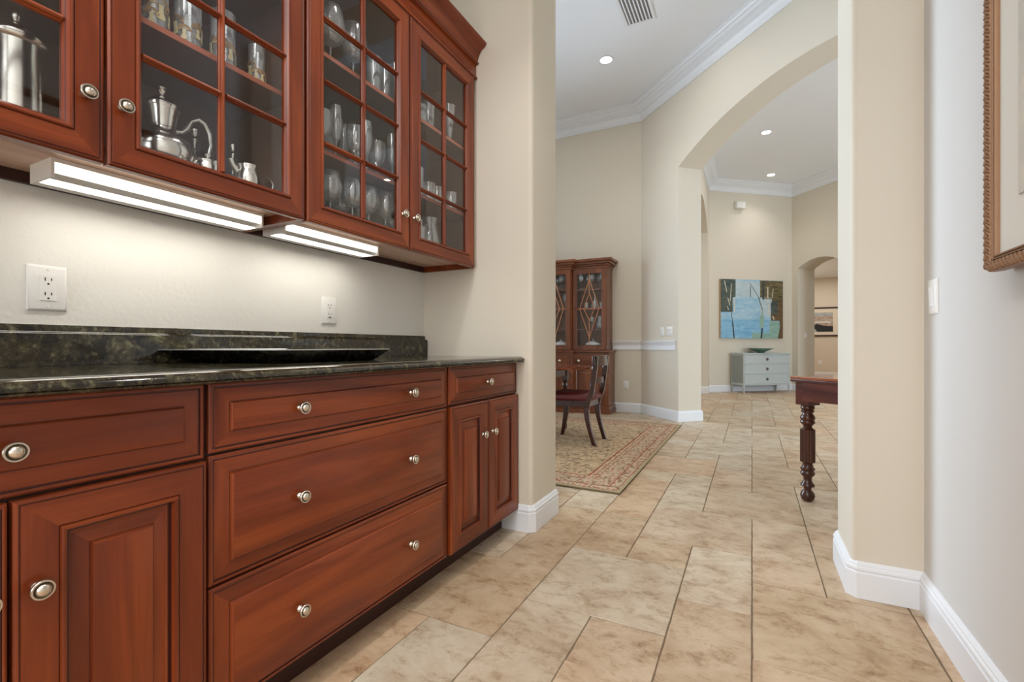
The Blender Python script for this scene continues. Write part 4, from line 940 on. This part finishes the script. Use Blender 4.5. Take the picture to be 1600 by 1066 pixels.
PM = [paint('paint_sky_blue', srgb(136, 184, 214), srgb(178, 206, 220), 4), paint('paint_slate', srgb(50, 66, 68), srgb(92, 100, 88), 8), paint('paint_olive', srgb(70, 62, 40), srgb(122, 112, 76), 8),
      paint('paint_pale', srgb(170, 192, 202), srgb(194, 208, 212), 5), paint('paint_dark_line', srgb(36, 56, 68), srgb(58, 72, 76)), paint('paint_cream_line', srgb(206, 200, 178), srgb(224, 218, 200)),
      paint('paint_sea_green', srgb(128, 168, 160), srgb(156, 186, 172), 5), paint('paint_umber', srgb(84, 66, 42), srgb(116, 92, 60), 7), paint('paint_deep_blue', srgb(110, 168, 208), srgb(150, 196, 222), 4)]
mb = MB()
def U(x): return (x - 155) / 880 * PWd
def V(y): return (960 - y) / 855 * PHt
lay = [0]
def patch(P, mi, y=None):
    lay[0] += 1; yy = -.0522 - .00012 * lay[0]; mb.add([(U(a), yy, V(b)) for a, b in P], [tuple(range(len(P)))], mi)
def rect(a, b, c, d, mi): patch([(a, d), (c, d), (c, b), (a, b)], mi)
rect(155, 105, 1035, 960, 0)
rect(155, 690, 1035, 960, 8); rect(155, 105, 360, 580, 1); rect(700, 110, 1035, 390, 2); rect(860, 390, 1035, 700, 7); rect(855, 400, 960, 600, 1)
rect(355, 130, 705, 365, 3); rect(320, 365, 700, 590, 0); rect(705, 360, 860, 620, 3); rect(840, 705, 985, 960, 6); patch([(985, 700), (1035, 700), (1035, 960), (960, 960), (990, 800)], 7)
rect(700, 620, 760, 800, 6); rect(250, 130, 360, 350, 1); rect(590, 880, 860, 960, 6)
def line(a, b, c, d, w_, mi):
    L = hypot(c - a, d - b); nx, ny = -(d - b) / L * w_ / 2, (c - a) / L * w_ / 2
    P = [(a + nx, b + ny), (c + nx, d + ny), (c - nx, d - ny), (a - nx, b - ny)]
    patch(P, mi)
line(300, 575, 320, 740, 8, 4); line(318, 730, 340, 960, 18, 4); line(205, 130, 238, 290, 10, 5); line(250, 370, 280, 480, 10, 5); line(302, 170, 285, 420, 8, 5); line(245, 500, 262, 550, 10, 5)
line(555, 150, 680, 350, 7, 4); line(680, 350, 740, 550, 9, 4); line(568, 200, 568, 360, 9, 4); line(750, 140, 750, 390, 24, 4); line(815, 205, 815, 430, 15, 5); line(822, 450, 835, 640, 14, 5); line(895, 230, 865, 430, 9, 5)
line(735, 560, 735, 720, 16, 6); line(735, 810, 722, 960, 24, 4); line(885, 630, 905, 680, 16, 5); line(340, 370, 345, 580, 16, 5); line(760, 375, 1035, 375, 10, 7)
mb.build('painted_surface', PM, pt, world=False)
sx_, sy_ = wA(.685, .048)
sn = MB().box(-.105, .105, -.05, .05, 0, .145).build('alarm_siren', WHITE, bevel=.02, seg=4); sn.location = (sx_, sy_, 3.79); sn.rotation_euler = (0, 0, AN); tag(sn, 'small white siren box high on the wall above the abstract painting', 'siren')

# ------------------------------------------------------------------ switches, outlets, vent, downlights
def plate(label, cat, name, loc, rz, wd, ht, rockers):
    """local frame: plate in xz plane facing -y"""
    t = thing(name, label, cat, loc, rz)
    mb = MB(); ringf(mb, -.0005, -wd / 2, wd / 2, -ht / 2, ht / 2, [(0, 0), (0, .003), (.004, .006), (.005, .0065)]); mb.build('plate', WHITE, t, world=False, smooth=30)
    for x in rockers:
        ringf(MB(), -.006, x - .0165, x + .0165, -.0335, .0335, [(0, 0), (0, .003), (.0015, .004)]).build('rocker', TRIM, t, world=False)
        mb = MB(); mb.prism([(-.0095, -.031), (-.0095, .031), (-.0135, .031)], x - .015, x + .015, axis='x'); mb.build('paddle', WHITE, t, world=False)
    return t
plate('white light switch on the pale right wall beside the doorway corner', 'switch', 'light_switch', (RW, 2.062, 1.107), -pi / 2, .082, .118, [0])
s45 = lambda s: (P45[0] + S2 * s, P45[1] - S2 * s)
x_, y_ = s45(.485); plate('single white light switch above the chair rail, left of the double one', 'switch', 'light_switch', (x_, y_, 1.13), -pi / 4, .078, .115, [0])
x_, y_ = s45(.635); plate('double white light switch above the chair rail, next to the arch', 'switch', 'light_switch', (x_, y_, 1.13), -pi / 4, .122, .115, [-.023, .023])
plate('white outlet low on the dining wall just right of the hutch', 'outlet', 'wall_outlet', (-1.60, 6.73, .387), 0, .075, .115, [0])
jb = (B[0] + UC[0] * .152 + NCC[0] * .2, B[1] + UC[1] * .152 + NCC[1] * .2)
plate('small white light switch inside the small far arch', 'switch', 'light_switch', (jb[0], jb[1], 1.17), atan2(-.672, .7405) + pi / 2 - pi / 2 + pi / 2 * 0 + (pi / 2) * 0 + atan2(NCC[1], NCC[0]) - atan2(-.672, .7405) + 0, .075, .115, [0]) if False else None
t = thing('light_switch', 'small white light switch inside the small far arch', 'switch', (jb[0], jb[1], 1.17), atan2(NCC[1], NCC[0]))
mb = MB(); ringf(mb, -.0005, -.037, .037, -.057, .057, [(0, 0), (0, .003), (.004, .006)]); mb.build('plate', WHITE, t, world=False)
MB().box(-.016, .016, -.011, -.0068, -.033, .033).build('rocker', TRIM, t, world=False)
plate('white outlet low on the far hallway wall below the framed print', 'outlet', 'wall_outlet', (1.87, 17.35, .42), 0, .11, .14, [0])

def downlight(label, x, y, z, es=True, power=0):
    t = thing('recessed_light', label, 'light', (x, y, z))
    MB().lathe([(-.004, .085), (-.006, .082), (-.006, .068), (-.001, .066), (-.001, .085)], 36, caps=False).build('trim_ring', TRIM, t, world=False, smooth=40)
    MB().lathe([(-.0025, .067), (-.0022, .0)], 36, caps=False).build('lamp', LENS2, t, world=False)
    l = bpy.data.lights.new('downlight', 'SPOT'); l.energy = power or 30; l.spot_size = 2.0; l.spot_blend = .8; l.shadow_soft_size = .06; l.color = NEUT
    o = bpy.data.objects.new('downlight', l); COL.objects.link(o); o.location = (0, 0, -.02); o.parent = t
downlight('lit recessed ceiling light over the dining room, nearest the air vent', -1.525, 5.439, HC)
downlight('lit recessed ceiling light seen through the big arch, upper one', .201, 8.519, FC)
downlight('lit recessed ceiling light nearest the siren wall, lower of the two through the arch', .336, 10.68, FC)
downlight('lit recessed ceiling light in the living room, mirrored in the third glass door', 4.0, 7.45, FC)
downlight('lit recessed ceiling light above the far end of the granite worktop', -.80, 1.45, NC, power=34)
downlight('lit recessed ceiling light above the near end of the granite worktop', -.80, .2, NC, power=34)
# vent: slatted register
vt = thing('air_vent', 'white slatted air vent in the dining room ceiling', 'vent', (-1.03, 4.71, HC))
W_, H_ = .155, .27
mb = MB()
for (a, b, c_, d) in ((-W_, -H_, W_, -H_ + .03), (-W_, H_ - .03, W_, H_), (-W_, -H_ + .03, -W_ + .03, H_ - .03), (W_ - .03, -H_ + .03, W_, H_ - .03)): mb.box(a, c_, b, d, -.010, -.0005)
mb.build('frame', TRIM, vt, world=False, bevel=.002)
MB().box(-W_ + .031, W_ - .031, -H_ + .031, H_ - .031, -.0015, -.0005).build('backing', plain('duct_grey', srgb(150, 149, 148), .8), vt, world=False)
sl = MB().add([(-.014, -H_ + .031, -.002), (.002, -H_ + .031, -.013), (.004, -H_ + .031, -.012), (-.012, -H_ + .031, -.001), (-.014, H_ - .031, -.002), (.002, H_ - .031, -.013), (.004, H_ - .031, -.012), (-.012, H_ - .031, -.001)], [(0, 1, 2, 3), (7, 6, 5, 4), (0, 4, 5, 1), (1, 5, 6, 2), (2, 6, 7, 3), (3, 7, 4, 0)]).mesh('slat', TRIM)
for i in range(7):
    o = bpy.data.objects.new('slat', sl); COL.objects.link(o); o.parent = vt; o.location = (-.098 + i * .034, 0, 0)

# ------------------------------------------------------------------ framed print in the far hallway
FR = plain('dark_brown_frame', srgb(60, 34, 26), .4); MAT_ = plain('mat_board', srgb(232, 222, 206), .8)
PR = thing('framed_print', 'framed print in a pale mat on the far hallway wall, seen through the small arch', 'picture', (1.95, 17.35, 1.24))
Wp, Hp = 1.12, .90
for (a, b, c_, d, nm) in ((-Wp / 2, 0, Wp / 2, .045, 'frame_rail'), (-Wp / 2, Hp - .045, Wp / 2, Hp, 'frame_rail'), (-Wp / 2, .045, -Wp / 2 + .045, Hp - .045, 'frame_stile'), (Wp / 2 - .045, .045, Wp / 2, Hp - .045, 'frame_stile')):
    MB().box(a, c_, -.035, -.002, b, d).build(nm, FR, PR, world=False)
MB().box(-Wp / 2 + .045, Wp / 2 - .045, -.02, -.003, .045, Hp - .045).build('mat', MAT_, PR, world=False)
PP = [paint('print_sky', srgb(150, 164, 176), srgb(196, 196, 190), 5, (1, 1, 5)), paint('print_land', srgb(150, 110, 92), srgb(206, 196, 184), 9, (1, 1, 4)), plain('print_black', srgb(32, 34, 38), .6), plain('print_white', srgb(214, 214, 212), .6)]
mb = MB(); x0, x1, za, zb = -.36, .26, .14, .74
def q(a, b, c_, d, mi, k): mb.add([(x0 + (x1 - x0) * a, -.0205 - k * .0003, za + (zb - za) * b), (x0 + (x1 - x0) * c_, -.0205 - k * .0003, za + (zb - za) * b), (x0 + (x1 - x0) * c_, -.0205 - k * .0003, za + (zb - za) * d), (x0 + (x1 - x0) * a, -.0205 - k * .0003, za + (zb - za) * d)], [(0, 1, 2, 3)], mi)
q(0, 0, 1, 1, 0, 0); q(0, .3, 1, .82, 1, 1); q(.1, .45, .9, .55, 3, 2)
mb.add([(x0 + (x1 - x0) * a, -.0220, za + (zb - za) * b) for a, b in ((.0, .28), (.2, .3), (.3, .42), (.55, .34), (1, .28), (1, 0), (.35, 0), (.25, .15))], [tuple(range(8))], 2)
mb.build('printed_image', PP, PR, world=False)

# ------------------------------------------------------------------ gilt-framed picture on the right wall
GOLD = plain('antique_gilt', srgb(134, 98, 68), 0.42, 0.35); GOLDD = plain('darker_gilt', srgb(120, 84, 54), 0.45, 0.6)  # darker gilt tone for the frame backing
gp = thing('framed_picture', 'picture in a carved antique gold frame hanging on the pale right wall', 'picture', (RW, 1.11, 1.11))
ya, yb, za, zb = .62, 1.530, 1.117, 2.20
def gring(prof, nm, mats, mi=None, **k):
    mb = MB(); L = []
    for n_, (i, x) in enumerate(prof):
        b = len(mb.v); mb.v += [(x, ya + i, za + i), (x, yb - i, za + i), (x, yb - i, zb - i), (x, ya + i, zb - i)]; L.append(b)
    for n_ in range(len(L)):
        a, b = L[n_], L[(n_ + 1) % len(L)]
        for j in range(4): mb.f.append((a + j, a + (j + 1) % 4, b + (j + 1) % 4, b + j)); mb.m.append(0)
    return mb.build(nm, mats, gp, smooth=35, **k)
gring([(.002, .535), (.0, .515), (.002, .506), (.008, .500), (.016, .499), (.021, .501), (.0225, .506), (.0240, .506), (.0252, .5025), (.0275, .5025), (.0285, .506), (.030, .506), (.032, .5035), (.036, .505), (.038, .511), (.038, .535)], 'frame_moulding', GOLD)
gring([(.010, .5475), (.010, .5352), (.040, .5352), (.040, .5475)], 'frame_backing', GOLDD)
MB().box(.514, .534, ya + .0381, yb - .0381, za + .0381, zb - .0381).build('mat', plain('ivory_mat', srgb(226, 224, 216), .8), gp)
MB().box(.511, .5135, ya + .13, yb - .13, za + .15, zb - .13).build('print', paint('pale_print', srgb(196, 196, 190), srgb(214, 208, 196), 5, (1, 3, 3)), gp)
# carved leaf band: many small slanted lobes
lf = MB()
def lobe(c0, along, across, s, flip):
    P0 = Vector(c0); u = Vector(along); v = Vector(across); N = Vector((-1, 0, 0)); d1 = (u * .8 + v * .6 * flip).normalized(); d2 = N.cross(d1).normalized()
    a, b, h = s * .62, s * .24, s * .34; vs = []; n_ = 8
    for (k_, hh) in ((1.0, 0), (.72, .7), (.3, 1.0)):
        for j in range(n_):
            t_ = 2 * pi * j / n_; vs.append(P0 + d1 * a * k_ * cos(t_) + d2 * b * k_ * sin(t_) + N * h * hh)
    fs = [(r_ * n_ + j, r_ * n_ + (j + 1) % n_, (r_ + 1) * n_ + (j + 1) % n_, (r_ + 1) * n_ + j) for r_ in range(2) for j in range(n_)] + [tuple(2 * n_ + j for j in range(n_))]
    lf.add(vs, fs)
xo = .5015
z = za + .012
i = 0
while z < zb - .01:
    for kk, off, sz in ((0, .004, .017), (1, .0095, .019), (2, .0155, .016), (3, .0195, .010)):
        lobe((xo, yb - off, z + kk * .005), (0, 0, 1), (0, 1, 0), sz, 1)
        lobe((xo, ya + off, z + kk * .005), (0, 0, 1), (0, -1, 0), sz, 1)
    z += .0175
y = ya + .012
while y < yb - .01:
    for kk, off, sz in ((0, .004, .017), (1, .0095, .019), (2, .0155, .016), (3, .0195, .010)):
        lobe((xo, y + kk * .005, za + off), (0, 1, 0), (0, 0, 1), sz, 1); lobe((xo, y + kk * .005, zb - off), (0, 1, 0), (0, 0, -1), sz, 1)
    y += .0175
o = lf.build('carved_leaf_band', GOLD, gp, smooth=60); o['kind'] = 'stuff'

# single out each glass of a row by its place from the left
ORD = ['first', 'second', 'third', 'fourth', 'fifth', 'sixth']
ROW = {'front row of wine glasses on the lowest level': 'clear wine glass, %s from the left in the lowest level\'s front row, third door',
       'back row of wine glasses on the lowest level': 'clear wine glass, %s from the left in the lowest level\'s back row, third door',
       'flutes on the middle shelf': '%s clear champagne flute from the left in the middle shelf\'s front row',
       'goblets on the middle shelf': '%s clear goblet from the left in the middle shelf\'s front row',
       'back row on the middle shelf': 'clear stemmed glass, %s from the left in the middle shelf\'s back row',
       'large wine glasses on the top shelf': '%s large round wine glass from the left on the top shelf, third door',
       'highball glasses on the top shelf': '%s straight highball glass from the left on the third door\'s top shelf',
       'short tumblers on the middle shelf': '%s short clear tumbler from the left, middle shelf behind the fourth glass door',
       'short tumblers on the lowest level': '%s short clear tumbler from the left, lowest level behind the fourth glass door',
       'crystal on the hutch top shelf, right door': 'crystal glass, %s from the left on the top shelf, right hutch door',
       'crystal on the hutch top shelf, centre door': 'crystal glass, %s from the left on the top shelf, centre hutch door',
       'tumblers beside the hutch decanter': '%s short crystal tumbler beside the decanter on the hutch\'s middle shelf'}
for g_, os_ in SER.items():
    if g_ in ROW:
        os_.sort(key=lambda q_: q_.location.x if 'hutch' in g_ else q_.location.y)
        for i_, o_ in enumerate(os_): o_['label'] = ROW[g_] % (ORD[i_] if 'beside the hutch' not in g_ else ('left-hand', 'right-hand')[i_])
